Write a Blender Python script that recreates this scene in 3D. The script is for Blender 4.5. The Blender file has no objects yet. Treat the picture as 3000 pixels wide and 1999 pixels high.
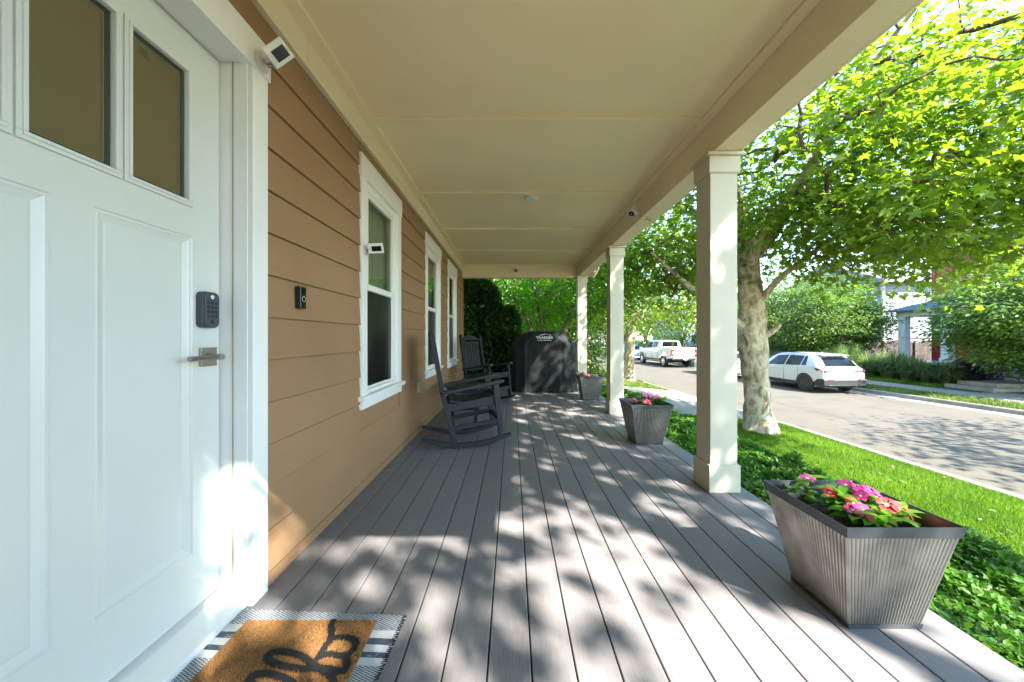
import bpy, bmesh, math, random
import numpy as np
from mathutils import Vector, Matrix, noise as mnoise
random.seed(7); RNG = np.random.default_rng(11)
S = bpy.context.scene
COL = S.collection
R = math.radians
H = 1.046                                   # eye height above the deck

# ---------------------------------------------------------------- camera
cd = bpy.data.cameras.new('camera'); cam = bpy.data.objects.new('camera', cd); COL.objects.link(cam)
cam.location = (0, 0, H); cam.rotation_euler = (R(90), 0, 0)
cd.sensor_width = 36; cd.lens = 36*1045/3000; cd.shift_y = -0.0035
cd.clip_start = 0.05; cd.clip_end = 2000
S.camera = cam
# ---------------------------------------------------------------- light
SUN = Vector((1, -1.25, 1.42)).normalized()
w = bpy.data.worlds.new('World'); S.world = w; w.use_nodes = True
nt = w.node_tree
sky = nt.nodes.new('ShaderNodeTexSky'); sky.sky_type = 'NISHITA'; sky.sun_disc = False
sky.sun_elevation = math.asin(SUN.z); sky.sun_rotation = math.atan2(SUN.x, SUN.y)
sky.air_density = 1.0; sky.dust_density = 0.0; sky.ozone_density = 1.6
bg = nt.nodes['Background']; bg.inputs[1].default_value = 0.125
nt.links.new(sky.outputs[0], bg.inputs[0])
ld = bpy.data.lights.new('sun', 'SUN'); ld.energy = 3.3; ld.angle = R(0.55); ld.color = (1, 0.95, 0.86)
sun = bpy.data.objects.new('sun', ld); COL.objects.link(sun)
sun.rotation_euler = SUN.to_track_quat('Z', 'Y').to_euler(); sun.location = (6, -8, 12)
S.view_settings.view_transform = 'Standard'; S.view_settings.look = 'None'
S.view_settings.exposure = 3.15; S.view_settings.gamma = 1; S.view_settings.use_curve_mapping = False
S.render.engine = 'CYCLES'
S.cycles.max_bounces = 12; S.cycles.diffuse_bounces = 10; S.cycles.glossy_bounces = 4
S.cycles.transmission_bounces = 6; S.cycles.transparent_max_bounces = 12
S.cycles.use_denoising = True; S.cycles.sample_clamp_indirect = 6

# ---------------------------------------------------------------- materials
def newmat(name):
    m = bpy.data.materials.new(name); m.use_nodes = True
    n = m.node_tree.nodes; l = m.node_tree.links
    return m, n, l, n['Principled BSDF']
def lin(c): return tuple(c) + (1,)
def mat(name, c, rough=.6, metal=0, c2=None, ns=8, stretch=(1, 1, 1), bump=0, bs=60, bstretch=None, bdist=.002,
        rnd=0.0, spec=.5, detail=4, coat=0, lo=.35, hi=.65, stains=0, rough2=None):
    m, n, l, b = newmat(name)
    b.inputs['Roughness'].default_value = rough; b.inputs['Metallic'].default_value = metal
    b.inputs['Specular IOR Level'].default_value = spec; b.inputs['Coat Weight'].default_value = coat
    b.inputs['Coat Roughness'].default_value = .05
    tc = n.new('ShaderNodeTexCoord')
    def tex(scale, st, det=4):
        mp = n.new('ShaderNodeMapping'); mp.inputs['Scale'].default_value = st
        l.new(tc.outputs['Object'], mp.inputs[0])
        t = n.new('ShaderNodeTexNoise'); t.inputs['Scale'].default_value = scale; t.inputs['Detail'].default_value = det
        l.new(mp.outputs[0], t.inputs[0]); return t
    if c2 is None: c2 = tuple(x*.86 for x in c)
    t = tex(ns, stretch, detail)
    rp = n.new('ShaderNodeMapRange'); rp.inputs[1].default_value = lo; rp.inputs[2].default_value = hi
    l.new(t.outputs[0], rp.inputs[0])
    mx = n.new('ShaderNodeMix'); mx.data_type = 'RGBA'
    mx.inputs[6].default_value = lin(c); mx.inputs[7].default_value = lin(c2)
    l.new(rp.outputs[0], mx.inputs[0]); out = mx.outputs[2]
    if stains:
        t3 = tex(1.3, (1, 1, 1), 6)
        r3 = n.new('ShaderNodeMapRange'); r3.inputs[1].default_value = .45; r3.inputs[2].default_value = .75
        r3.inputs[3].default_value = 1; r3.inputs[4].default_value = 1-stains
        l.new(t3.outputs[0], r3.inputs[0])
        v = n.new('ShaderNodeVectorMath'); v.operation = 'SCALE'
        l.new(out, v.inputs[0]); l.new(r3.outputs[0], v.inputs[3]); out = v.outputs[0]
    if rnd:
        oi = n.new('ShaderNodeObjectInfo'); r2 = n.new('ShaderNodeMapRange')
        r2.inputs[3].default_value = 1-rnd; r2.inputs[4].default_value = 1+rnd
        l.new(oi.outputs['Random'], r2.inputs[0])
        v = n.new('ShaderNodeVectorMath'); v.operation = 'SCALE'
        l.new(out, v.inputs[0]); l.new(r2.outputs[0], v.inputs[3]); out = v.outputs[0]
    l.new(out, b.inputs['Base Color'])
    if rough2 is not None:
        rr = n.new('ShaderNodeMapRange'); rr.inputs[1].default_value = lo; rr.inputs[2].default_value = hi
        rr.inputs[3].default_value = rough; rr.inputs[4].default_value = rough2
        l.new(t.outputs[0], rr.inputs[0]); l.new(rr.outputs[0], b.inputs['Roughness'])
    if bump:
        t2 = tex(bs, bstretch or (1, 1, 1), 5)
        bp = n.new('ShaderNodeBump'); bp.inputs['Strength'].default_value = bump; bp.inputs['Distance'].default_value = bdist
        l.new(t2.outputs[0], bp.inputs['Height']); l.new(bp.outputs[0], b.inputs['Normal'])
    return m
def leafmat(name, c1, c2, tr, fac=.42, rough=.42, spec=.35):
    m, n, l, b = newmat(name)
    a = n.new('ShaderNodeAttribute'); a.attribute_name = 'tint'
    mx = n.new('ShaderNodeMix'); mx.data_type = 'RGBA'
    mx.inputs[6].default_value = lin(c1); mx.inputs[7].default_value = lin(c2)
    l.new(a.outputs['Fac'], mx.inputs[0]); l.new(mx.outputs[2], b.inputs['Base Color'])
    b.inputs['Roughness'].default_value = rough; b.inputs['Specular IOR Level'].default_value = spec
    t = n.new('ShaderNodeBsdfTranslucent')
    m2 = n.new('ShaderNodeMix'); m2.data_type = 'RGBA'
    m2.inputs[6].default_value = lin(tr); m2.inputs[7].default_value = lin(tuple(x*1.5 for x in tr))
    l.new(a.outputs['Fac'], m2.inputs[0]); l.new(m2.outputs[2], t.inputs[0])
    ms = n.new('ShaderNodeMixShader'); ms.inputs[0].default_value = fac
    l.new(b.outputs[0], ms.inputs[1]); l.new(t.outputs[0], ms.inputs[2])
    l.new(ms.outputs[0], n['Material Output'].inputs[0])
    return m
def glassmat(name, tint=(.8, .85, .82), refl=1.5, rough=.01):
    m, n, l, b = newmat(name); n.remove(b)
    fr = n.new('ShaderNodeLayerWeight'); fr.inputs[0].default_value = .5
    g = n.new('ShaderNodeBsdfGlossy'); g.inputs['Roughness'].default_value = rough
    t = n.new('ShaderNodeBsdfTransparent'); t.inputs[0].default_value = lin(tint)
    pw = n.new('ShaderNodeMath'); pw.operation = 'POWER'; pw.inputs[1].default_value = 4.5; l.new(fr.outputs['Facing'], pw.inputs[0])
    mu = n.new('ShaderNodeMath'); mu.operation = 'MULTIPLY_ADD'; mu.inputs[1].default_value = .92; mu.inputs[2].default_value = .05*(refl-1)/.5; l.new(pw.outputs[0], mu.inputs[0])
    ms = n.new('ShaderNodeMixShader'); l.new(mu.outputs[0], ms.inputs[0])
    l.new(t.outputs[0], ms.inputs[1]); l.new(g.outputs[0], ms.inputs[2])
    l.new(ms.outputs[0], n['Material Output'].inputs[0]); return m

M = {}
M['white'] = mat('white_trim_paint', (.76, .76, .73), .34, c2=(.72, .72, .69), ns=3, bump=.15, bs=90, bstretch=(1, 1, .08), bdist=.0012)
M['door'] = mat('white_door_paint', (.60, .62, .58), .30, c2=(.57, .59, .56), ns=2, bump=.22, bs=120, bstretch=(1, 1, .05), bdist=.0014, stains=.04)
M['cream'] = mat('cream_paint', (.54, .495, .37), .50, c2=(.505, .465, .35), ns=2.5, bump=.25, bs=30, bstretch=(1, 1, 1), bdist=.0015)
M['ceil'] = mat('ceiling_paint', (.85, .715, .45), .55, c2=(.81, .68, .42), ns=1.4, bump=.35, bs=14, bstretch=(.25, 2.5, 1), bdist=.003, stains=.05)
M['beam'] = mat('beam_paint', (.80, .685, .45), .5, c2=(.76, .645, .42), ns=2, bump=.3, bs=40, bstretch=(4, .2, 4), bdist=.0015)
M['siding'] = mat('brown_siding_paint', (.288, .167, .083), .62, c2=(.262, .150, .073), ns=2.2, bump=.5, bs=18, bstretch=(1, .35, 3.5), bdist=.0025, rnd=.03, stains=.07)
M['deck'] = mat('composite_decking', (.205, .190, .190), .6, c2=(.178, .165, .167), ns=30, stretch=(5, .5, 1), bump=.35, bs=90, bstretch=(5, .5, 1), bdist=.0012, rnd=.06, stains=.10, detail=6)
M['dark'] = mat('dark_gap', (.02, .018, .016), .8)
M['skirt'] = mat('skirt_board', (.30, .20, .12), .6)
M['room'] = mat('dim_interior', (.10, .095, .085), .8)
M['curtain'] = mat('curtain_cloth', (.40, .40, .29), .8, c2=(.30, .31, .22), ns=30, stretch=(1, 1, .02))
M['shade'] = mat('brown_shade_cloth', (.215, .170, .090), .6, c2=(.195, .153, .079), ns=120, bump=.1, bs=400, bdist=.0005)
M['glass'] = glassmat('window_glass')
M['doorglass'] = glassmat('door_glass', (.9, .9, .86), 1.45)
M['screen'] = glassmat('insect_screen', (.22, .23, .24), 1.25, .3)
M['spacer'] = mat('glazing_spacer', (.42, .38, .28), .4, metal=.4)
M['gasket'] = mat('dark_gasket', (.045, .055, .06), .5)
M['nickel'] = mat('brushed_nickel', (.42, .39, .33), .32, metal=1, bump=.15, bs=300, bstretch=(1, .05, 1), bdist=.0003)
M['lockblk'] = mat('dark_plastic', (.045, .06, .07), .45)
M['blk'] = mat('black_plastic', (.012, .012, .014), .35)
M['blkgloss'] = mat('glossy_black', (.006, .007, .009), .12, spec=.35)
M['whitepl'] = mat('white_plastic', (.72, .71, .64), .38)
M['badge'] = mat('light_print', (.75, .77, .76), .5)
M['chair'] = mat('black_poly_lumber', (.011, .014, .017), .50, c2=(.018, .021, .024), spec=.3, ns=14, stretch=(1, 1, 1), bump=.4, bs=120, bstretch=(1, 1, .3), bdist=.0012, rough2=.55)
M['cover'] = mat('grill_cover_fabric', (.006, .007, .007), .65, c2=(.011, .012, .012), spec=.22, ns=5, bump=.6, bs=9, bdist=.012, lo=.3, hi=.7)
M['galv'] = mat('galvanised_steel', (.37, .36, .33), .36, metal=.85, c2=(.27, .265, .245), ns=14, stretch=(1, 1, .8), bump=.04, bs=160, bdist=.0005, lo=.3, hi=.7, detail=8, stains=.35, rough2=.62)
M['rim'] = mat('planter_rim_steel', (.115, .120, .135), .42, metal=.6, c2=(.09, .094, .105), ns=12, stains=.15)
M['soil'] = mat('potting_soil', (.035, .024, .017), .95, c2=(.07, .05, .035), ns=70, bump=1, bs=60, bdist=.01)
M['asphalt'] = mat('asphalt', (.118, .101, .074), .9, c2=(.080, .070, .053), ns=90, bump=.5, bs=240, bdist=.004, stains=.22, lo=.3, hi=.7, detail=6)
M['concrete'] = mat('concrete', (.30, .27, .22), .85, c2=(.23, .205, .17), ns=9, bump=.4, bs=120, bdist=.002, stains=.25, rnd=.05, detail=8)
M['ground'] = mat('lawn_soil', (.075, .11, .028), .95, c2=(.05, .075, .02), ns=1.5, bump=1, bs=60, bdist=.03, stains=.25, detail=8)
M['dirt'] = mat('mulch', (.06, .042, .028), .95, c2=(.03, .022, .015), ns=40, bump=1, bs=40, bdist=.02)
M['grass'] = leafmat('grass_blades', (.050, .125, .008), (.14, .215, .020), (.14, .28, .014), .42, .55, .2)
M['farlawn'] = leafmat('far_grass_blades', (.090, .150, .025), (.20, .24, .06), (.13, .22, .03), .3, .55, .2)
M['plane_leaf'] = leafmat('plane_tree_leaf', (.036, .095, .010), (.125, .188, .020), (.25, .38, .016), .50, .38, .45)
M['maple_leaf'] = leafmat('small_street_tree_leaf', (.055, .110, .022), (.130, .185, .045), (.16, .30, .035), .45, .40, .4)
M['bright_leaf'] = leafmat('bright_garden_leaf', (.045, .14, .012), (.11, .23, .022), (.20, .44, .02), .52, .40, .35)
M['hedge_leaf'] = leafmat('dark_hedge_leaf', (.012, .045, .007), (.035, .095, .012), (.03, .10, .01), .22, .28, .5)
M['cover_leaf'] = leafmat('ground_cover_leaf', (.030, .095, .010), (.095, .21, .022), (.08, .24, .015), .32, .42, .3)
M['far_leaf'] = leafmat('far_tree_leaf', (.040, .090, .014), (.10, .165, .027), (.14, .27, .022), .45, .5, .25)
M['purple_leaf'] = leafmat('purple_bush_leaf', (.035, .015, .022), (.075, .035, .045), (.08, .02, .03), .3)
M['tallgrass'] = leafmat('ornamental_grass_blade', (.060, .11, .035), (.19, .24, .10), (.16, .26, .06), .4, .5)
M['flower_leaf'] = leafmat('flower_foliage', (.060, .180, .020), (.15, .30, .03), (.20, .42, .02), .38, .30, .5)
M['pink'] = mat('magenta_petal', (.72, .030, .26), .5, c2=(.60, .018, .18), ns=20)
M['red'] = mat('red_petal', (.70, .015, .020), .5, c2=(.55, .008, .02), ns=20)
M['petalc'] = mat('pale_petal_eye', (.85, .55, .65), .5)
M['stem'] = mat('green_stem', (.10, .17, .04), .5)
M['wood'] = mat('weathered_fence_wood', (.085, .060, .045), .85, c2=(.045, .033, .026), ns=14, stretch=(3, 3, .3), rnd=.3)
M['lap'] = mat('white_lap_siding', (.27, .27, .30), .6)
M['lav'] = mat('grey_lap_siding', (.42, .50, .58), .6)
M['redsid'] = mat('red_siding', (.36, .055, .035), .6)
M['shingle'] = mat('grey_shingles', (.20, .205, .215), .9, c2=(.12, .13, .15), ns=14, bump=.6, bs=20, bdist=.02)
M['shingleb'] = mat('blue_grey_shingles', (.10, .14, .20), .9, c2=(.07, .09, .13), ns=14, bump=.6, bs=20, bdist=.02)
M['houseglass'] = mat('dark_window', (.03, .035, .04), .08)
M['tyre'] = mat('tyre_rubber', (.022, .022, .022), .8)
M['alloy'] = mat('wheel_metal', (.45, .45, .45), .3, metal=.9)
M['blkrim'] = mat('black_alloy', (.05, .05, .055), .3, metal=.6)
M['clad'] = mat('grey_cladding', (.014, .014, .014), .6)
M['chrome'] = mat('chrome', (.35, .35, .36), .18, metal=1)
M['carglass'] = mat('car_glass', (.006, .008, .010), .05, spec=.3)
M['plate'] = mat('licence_plate', (.62, .62, .62), .4)
M['platetxt'] = mat('plate_characters', (.05, .08, .2), .5)
M['redlamp'] = mat('red_lamp', (.55, .02, .015), .15, coat=1)
M['clearlamp'] = mat('clear_lamp', (.6, .6, .62), .15, coat=1)
M['metalhook'] = mat('bronze_hook', (.03, .022, .018), .4, metal=.7)
def paint(name, c): return mat(name, c, .28, c2=c, ns=2, coat=1)
M['carwhite'] = paint('white_car_paint', (.52, .53, .53))
M['cargrey'] = paint('pale_silver_paint', (.52, .57, .56))
M['carblue'] = paint('deep_blue_paint', (.010, .055, .26))
M['carblue2'] = paint('dark_blue_paint', (.015, .05, .16))
M['carsilver'] = paint('pale_blue_silver_paint', (.38, .50, .55))
# sycamore bark: patches
def barkmat():
    m, n, l, b = newmat('plane_tree_bark'); b.inputs['Roughness'].default_value = .8
    tc = n.new('ShaderNodeTexCoord'); mp = n.new('ShaderNodeMapping'); mp.inputs['Scale'].default_value = (1, 1, .55)
    l.new(tc.outputs['Object'], mp.inputs[0])
    t = n.new('ShaderNodeTexNoise'); t.inputs['Scale'].default_value = 7; t.inputs['Detail'].default_value = 5; t.inputs['Distortion'].default_value = .6
    l.new(mp.outputs[0], t.inputs[0])
    r = n.new('ShaderNodeValToRGB'); r.color_ramp.interpolation = 'LINEAR'
    e = r.color_ramp.elements; e[0].position = .36; e[0].color = (.17, .11, .06, 1); e[1].position = .43; e[1].color = (.32, .255, .15, 1)
    for p, c in ((.50, (.37, .31, .19)), (.54, (.50, .41, .28)), (.60, (.53, .44, .31)), (.68, (.31, .23, .14))):
        x = e.new(p); x.color = c + (1,)
    l.new(t.outputs[0], r.inputs[0]); l.new(r.outputs[0], b.inputs['Base Color'])
    t2 = n.new('ShaderNodeTexNoise'); t2.inputs['Scale'].default_value = 22; t2.inputs['Detail'].default_value = 6
    l.new(mp.outputs[0], t2.inputs[0])
    bp = n.new('ShaderNodeBump'); bp.inputs['Strength'].default_value = .8; bp.inputs['Distance'].default_value = .025
    l.new(t2.outputs[0], bp.inputs['Height']); l.new(bp.outputs[0], b.inputs['Normal']); return m
M['bark'] = barkmat()
M['twig'] = mat('brown_bark', (.15, .105, .07), .85, c2=(.09, .06, .04), ns=12, stretch=(1, 1, .3), bump=.5, bs=40, bdist=.01)
# striped rug (weave bands) and coir
def rugmat():
    m, n, l, b = newmat('woven_rug'); b.inputs['Roughness'].default_value = .9
    tc = n.new('ShaderNodeTexCoord'); sp = n.new('ShaderNodeSeparateXYZ'); l.new(tc.outputs['Object'], sp.inputs[0])
    # 0.31 m repeat of bands
    a = n.new('ShaderNodeMath'); a.operation = 'DIVIDE'; a.inputs[1].default_value = .335; l.new(sp.outputs[1], a.inputs[0])
    f = n.new('ShaderNodeMath'); f.operation = 'FRACT'; l.new(a.outputs[0], f.inputs[0])
    r = n.new('ShaderNodeValToRGB'); r.color_ramp.interpolation = 'CONSTANT'
    seq = [(0, 'm'), (.379, 'w'), (.466, 'n'), (.53, 'w'), (.61, 'n'), (.69, 'w'), (.788, 'm')]
    cc = {'m': (.40, .40, .40, 1), 'w': (1, 1, 1, 1), 'n': (0.15, .15, .15, 1)}
    e = r.color_ramp.elements; e[0].position = 0; e[0].color = cc['m']; e[1].position = .379; e[1].color = cc['w']
    for p, k in seq[2:]: x = e.new(p); x.color = cc[k]
    l.new(f.outputs[0], r.inputs[0])
    # weave dashes
    mp = n.new('ShaderNodeMapping'); mp.inputs['Scale'].default_value = (105, 260, 1); l.new(tc.outputs['Object'], mp.inputs[0])
    bk = n.new('ShaderNodeTexBrick'); bk.offset = .5; bk.inputs['Scale'].default_value = 1
    bk.inputs['Mortar Size'].default_value = .16; bk.inputs['Brick Width'].default_value = 1; bk.inputs['Row Height'].default_value = 1.6
    l.new(mp.outputs[0], bk.inputs[0])
    nz = n.new('ShaderNodeTexNoise'); nz.inputs['Scale'].default_value = 60; l.new(tc.outputs['Object'], nz.inputs[0])
    # probability of a light stitch = band value: compare noise-ish brick with band
    nz2 = n.new('ShaderNodeTexWhiteNoise'); l.new(mp.outputs[0], nz2.inputs[0])
    ck = n.new('ShaderNodeTexChecker'); ck.inputs['Scale'].default_value = 1; l.new(mp.outputs[0], ck.inputs[0])
    ad = n.new('ShaderNodeMath'); ad.operation = 'MULTIPLY_ADD'; ad.inputs[1].default_value = .55; l.new(ck.outputs['Fac'], ad.inputs[0])
    sc = n.new('ShaderNodeMath'); sc.operation = 'MULTIPLY'; sc.inputs[1].default_value = .62; l.new(nz.outputs[0], sc.inputs[0]); l.new(sc.outputs[0], ad.inputs[2])
    gt = n.new('ShaderNodeMath'); gt.operation = 'SUBTRACT'; l.new(r.outputs[0], gt.inputs[0]); l.new(ad.outputs[0], gt.inputs[1])
    mr = n.new('ShaderNodeMapRange'); mr.inputs[1].default_value = -.15; mr.inputs[2].default_value = .05; l.new(gt.outputs[0], mr.inputs[0])
    mx = n.new('ShaderNodeMix'); mx.data_type = 'RGBA'; mx.inputs[6].default_value = (.05, .068, .10, 1); mx.inputs[7].default_value = (.50, .53, .53, 1)
    l.new(mr.outputs[0], mx.inputs[0]); l.new(mx.outputs[2], b.inputs['Base Color'])
    bp = n.new('ShaderNodeBump'); bp.inputs['Strength'].default_value = .6; bp.inputs['Distance'].default_value = .002
    l.new(bk.outputs['Fac'], bp.inputs['Height']); bp.invert = True; l.new(bp.outputs[0], b.inputs['Normal']); return m
M['rug'] = rugmat()
def coirmat():
    m, n, l, b = newmat('coir_fibre'); b.inputs['Roughness'].default_value = .85; b.inputs['Specular IOR Level'].default_value = .15
    a = n.new('ShaderNodeAttribute'); a.attribute_name = 'tint'
    r = n.new('ShaderNodeValToRGB'); e = r.color_ramp.elements
    e[0].position = 0; e[0].color = (.012, .012, .013, 1); e[1].position = 1; e[1].color = (.50, .27, .10, 1)
    x = e.new(.25); x.color = (.022, .02, .02, 1); x = e.new(.4); x.color = (.20, .095, .03, 1); x = e.new(.7); x.color = (.36, .18, .06, 1)
    l.new(a.outputs['Fac'], r.inputs[0]); l.new(r.outputs[0], b.inputs['Base Color']); return m
M['coir'] = coirmat()

# ---------------------------------------------------------------- builders
class MB:
    def __init__(s): s.v = []; s.f = []; s.mi = []; s.m = 0
    def quad(s, *p):
        k = len(s.v); s.v += [tuple(q) for q in p]; s.f.append(tuple(range(k, k+len(p)))); s.mi.append(s.m); return s
    def box(s, x0, x1, y0, y1, z0, z1, T=None):
        k = len(s.v); c = [(x, y, z) for z in (z0, z1) for y in (y0, y1) for x in (x0, x1)]
        if T is not None: c = [tuple(T @ Vector(q)) for q in c]
        s.v += c
        for f in ((0, 2, 3, 1), (4, 5, 7, 6), (0, 1, 5, 4), (2, 6, 7, 3), (0, 4, 6, 2), (1, 3, 7, 5)):
            s.f.append(tuple(k+i for i in f)); s.mi.append(s.m)
        return s
    def prism(s, prof, a0, a1, ax='y', T=None):
        """profile in the other two axes, extruded along ax from a0 to a1"""
        k = len(s.v); n = len(prof)
        def pt(p, a):
            q = {'y': (p[0], a, p[1]), 'x': (a, p[0], p[1]), 'z': (p[0], p[1], a)}[ax]
            return tuple(T @ Vector(q)) if T is not None else q
        s.v += [pt(p, a0) for p in prof] + [pt(p, a1) for p in prof]
        for i in range(n):
            j = (i+1) % n; s.f.append((k+i, k+j, k+n+j, k+n+i)); s.mi.append(s.m)
        s.f.append(tuple(k+i for i in reversed(range(n)))); s.f.append(tuple(k+n+i for i in range(n))); s.mi += [s.m, s.m]
        return s
    def cyl(s, c, r, h, ax='z', n=20, r2=None, T=None):
        r2 = r if r2 is None else r2
        k = len(s.v)
        for a, rr in ((0, r), (h, r2)):
            for i in range(n):
                t = 2*math.pi*i/n; p, q = rr*math.cos(t), rr*math.sin(t)
                v = {'z': (c[0]+p, c[1]+q, c[2]+a), 'y': (c[0]+p, c[1]+a, c[2]+q), 'x': (c[0]+a, c[1]+p, c[2]+q)}[ax]
                s.v.append(tuple(T @ Vector(v)) if T is not None else v)
        for i in range(n):
            j = (i+1) % n; s.f.append((k+i, k+j, k+n+j, k+n+i)); s.mi.append(s.m)
        s.f.append(tuple(k+i for i in reversed(range(n)))); s.f.append(tuple(k+n+i for i in range(n))); s.mi += [s.m, s.m]
        return s
    def bar(s, p, q, wd, th, up=(0, 0, 1)):
        """rectangular bar from p to q, wd across, th along up"""
        p, q = Vector(p), Vector(q); d = (q-p); L = d.length; d.normalize()
        x = d.cross(Vector(up)).normalized(); z = x.cross(d)
        T = Matrix.Translation(p) @ Matrix((x, d, z)).transposed().to_4x4()
        return s.box(-wd/2, wd/2, 0, L, -th/2, th/2, T)
    def tube(s, pts, rad, n=8, cap=True, jit=None):
        pts = [Vector(p) for p in pts]; k0 = len(s.v); prev = Vector((1, 0, .3))
        for i, p in enumerate(pts):
            d = (pts[min(i+1, len(pts)-1)] - pts[max(i-1, 0)]).normalized()
            x = (prev - d*prev.dot(d)); x = x.normalized() if x.length > 1e-4 else d.orthogonal().normalized()
            prev = x; y = d.cross(x); r = rad[i] if hasattr(rad, '__len__') else rad
            for j in range(n):
                t = 2*math.pi*j/n; q = p + (x*math.cos(t)+y*math.sin(t))*r
                if jit: q = jit(q, p, r)
                s.v.append(tuple(q))
        for i in range(len(pts)-1):
            for j in range(n):
                a = k0+i*n+j; b = k0+i*n+(j+1) % n; s.f.append((a, b, b+n, a+n)); s.mi.append(s.m)
        if cap:
            s.f.append(tuple(k0+j for j in reversed(range(n)))); s.f.append(tuple(k0+(len(pts)-1)*n+j for j in range(n))); s.mi += [s.m]*2
        return s
    def build(s, name, m, parent=None, bevel=0, smooth=False, seg=2, loc=None, auto=None):
        me = bpy.data.meshes.new(name); me.from_pydata(s.v, [], s.f)
        ms = m if isinstance(m, (list, tuple)) else [m]
        for q in ms: me.materials.append(M[q] if isinstance(q, str) else q)
        if len(ms) > 1: me.polygons.foreach_set('material_index', s.mi)
        me.validate()
        bm = bmesh.new(); bm.from_mesh(me); bmesh.ops.recalc_face_normals(bm, faces=bm.faces); bm.to_mesh(me); bm.free()
        if smooth: me.polygons.foreach_set('use_smooth', [True]*len(me.polygons))
        if auto is not None:
            me.polygons.foreach_set('use_smooth', [True]*len(me.polygons)); me.set_sharp_from_angle(angle=R(auto))
        o = bpy.data.objects.new(name, me); COL.objects.link(o)
        if parent: o.parent = parent
        if loc: o.location = loc
        if bevel:
            b = o.modifiers.new('bevel', 'BEVEL'); b.width = bevel; b.segments = seg; b.limit_method = 'ANGLE'; b.angle_limit = R(40)
        return o
def empty(name, label, cat, loc=(0, 0, 0), rz=0, group=None):
    o = bpy.data.objects.new(name, None); COL.objects.link(o); o.location = loc; o.rotation_euler = (0, 0, rz)
    o.empty_display_size = .1
    return tag(o, label, cat, group)
def tag(o, label, cat, group=None, kind=None):
    if label: o['label'] = label
    if cat: o['category'] = cat
    if group: o['group'] = group
    if kind: o['kind'] = kind
    return o
def struct(o, label=None):
    o['kind'] = 'structure'
    if label: o['label'] = label
    return o
def stuff(o, label=None, cat=None):
    o['kind'] = 'stuff'
    if label: o['label'] = label
    if cat: o['category'] = cat
    return o
def npmesh(name, V, F, m, parent=None, tint=None, smooth=False, loc=None):
    V = np.ascontiguousarray(V, dtype=np.float32); F = np.ascontiguousarray(F, dtype=np.int32)
    me = bpy.data.meshes.new(name); nf, k = F.shape
    me.vertices.add(len(V)); me.vertices.foreach_set('co', V.ravel())
    me.loops.add(nf*k); me.loops.foreach_set('vertex_index', F.ravel())
    me.polygons.add(nf); me.polygons.foreach_set('loop_start', np.arange(nf, dtype=np.int32)*k)
    if smooth: me.polygons.foreach_set('use_smooth', np.ones(nf, dtype=bool))
    if tint is not None:
        a = me.attributes.new('tint', 'FLOAT', 'POINT'); a.data.foreach_set('value', np.ascontiguousarray(tint, dtype=np.float32))
    me.update(); me.materials.append(M[m] if isinstance(m, str) else m)
    o = bpy.data.objects.new(name, me); COL.objects.link(o)
    if parent: o.parent = parent
    if loc: o.location = loc
    return o
# leaf templates: tip along +x, normal +z
def fan(out, c, droop=.0):
    V = [c] + out; n = len(out); F = [(0, i+1, (i+1) % n+1) for i in range(n)]
    return np.array(V, dtype=float), np.array(F)
MAPLE = fan([(0, 0, 0), (.02, -.34, -.05), (.26, -.20, 0), (.55, -.50, -.08), (.62, -.17, -.02), (1, 0, -.12),
             (.62, .17, -.02), (.55, .50, -.08), (.26, .20, 0), (.02, .34, -.05)], (.36, 0, .04))
OVAL = (np.array([(0, 0, 0), (.3, -.22, .05), (.7, -.20, .03), (1, 0, -.06), (.7, .20, .03), (.3, .22, .05)], dtype=float),
        np.array([(0, 1, 2), (0, 2, 3), (0, 3, 4), (0, 4, 5)]))
RHOMB = (np.array([(0, 0, 0), (.45, -.3, .06), (1, 0, -.05), (.45, .3, .06)], dtype=float), np.array([(0, 1, 2), (0, 2, 3)]))
NARROW = (np.array([(0, 0, 0), (.45, -.13, .03), (1, 0, -.12), (.45, .13, .03)], dtype=float), np.array([(0, 1, 2), (0, 2, 3)]))
BLADE = (np.array([(0, -.03, 0), (0, .03, 0), (.55, .02, -.02), (.55, -.02, -.02), (1, 0, -.12)], dtype=float), np.array([(0, 1, 2), (0, 2, 3), (3, 2, 4)]))
def nrm(a): return a/np.maximum(np.linalg.norm(a, axis=-1, keepdims=True), 1e-9)
def scatter(T, P, D, N, size, tint):
    V, F = T; D = nrm(D); N = nrm(N - D*np.sum(N*D, -1, keepdims=True)); Y = np.cross(N, D)
    n = len(P); k = len(V)
    W = P[:, None, :] + size[:, None, None]*(V[None, :, 0:1]*D[:, None, :] + V[None, :, 1:2]*Y[:, None, :] + V[None, :, 2:3]*N[:, None, :])
    FF = (F[None] + (np.arange(n)*k)[:, None, None]).reshape(-1, 3)
    return W.reshape(-1, 3), FF, np.repeat(tint, k)
def rnd3(n, s=1): return RNG.normal(0, s, (n, 3))


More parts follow.
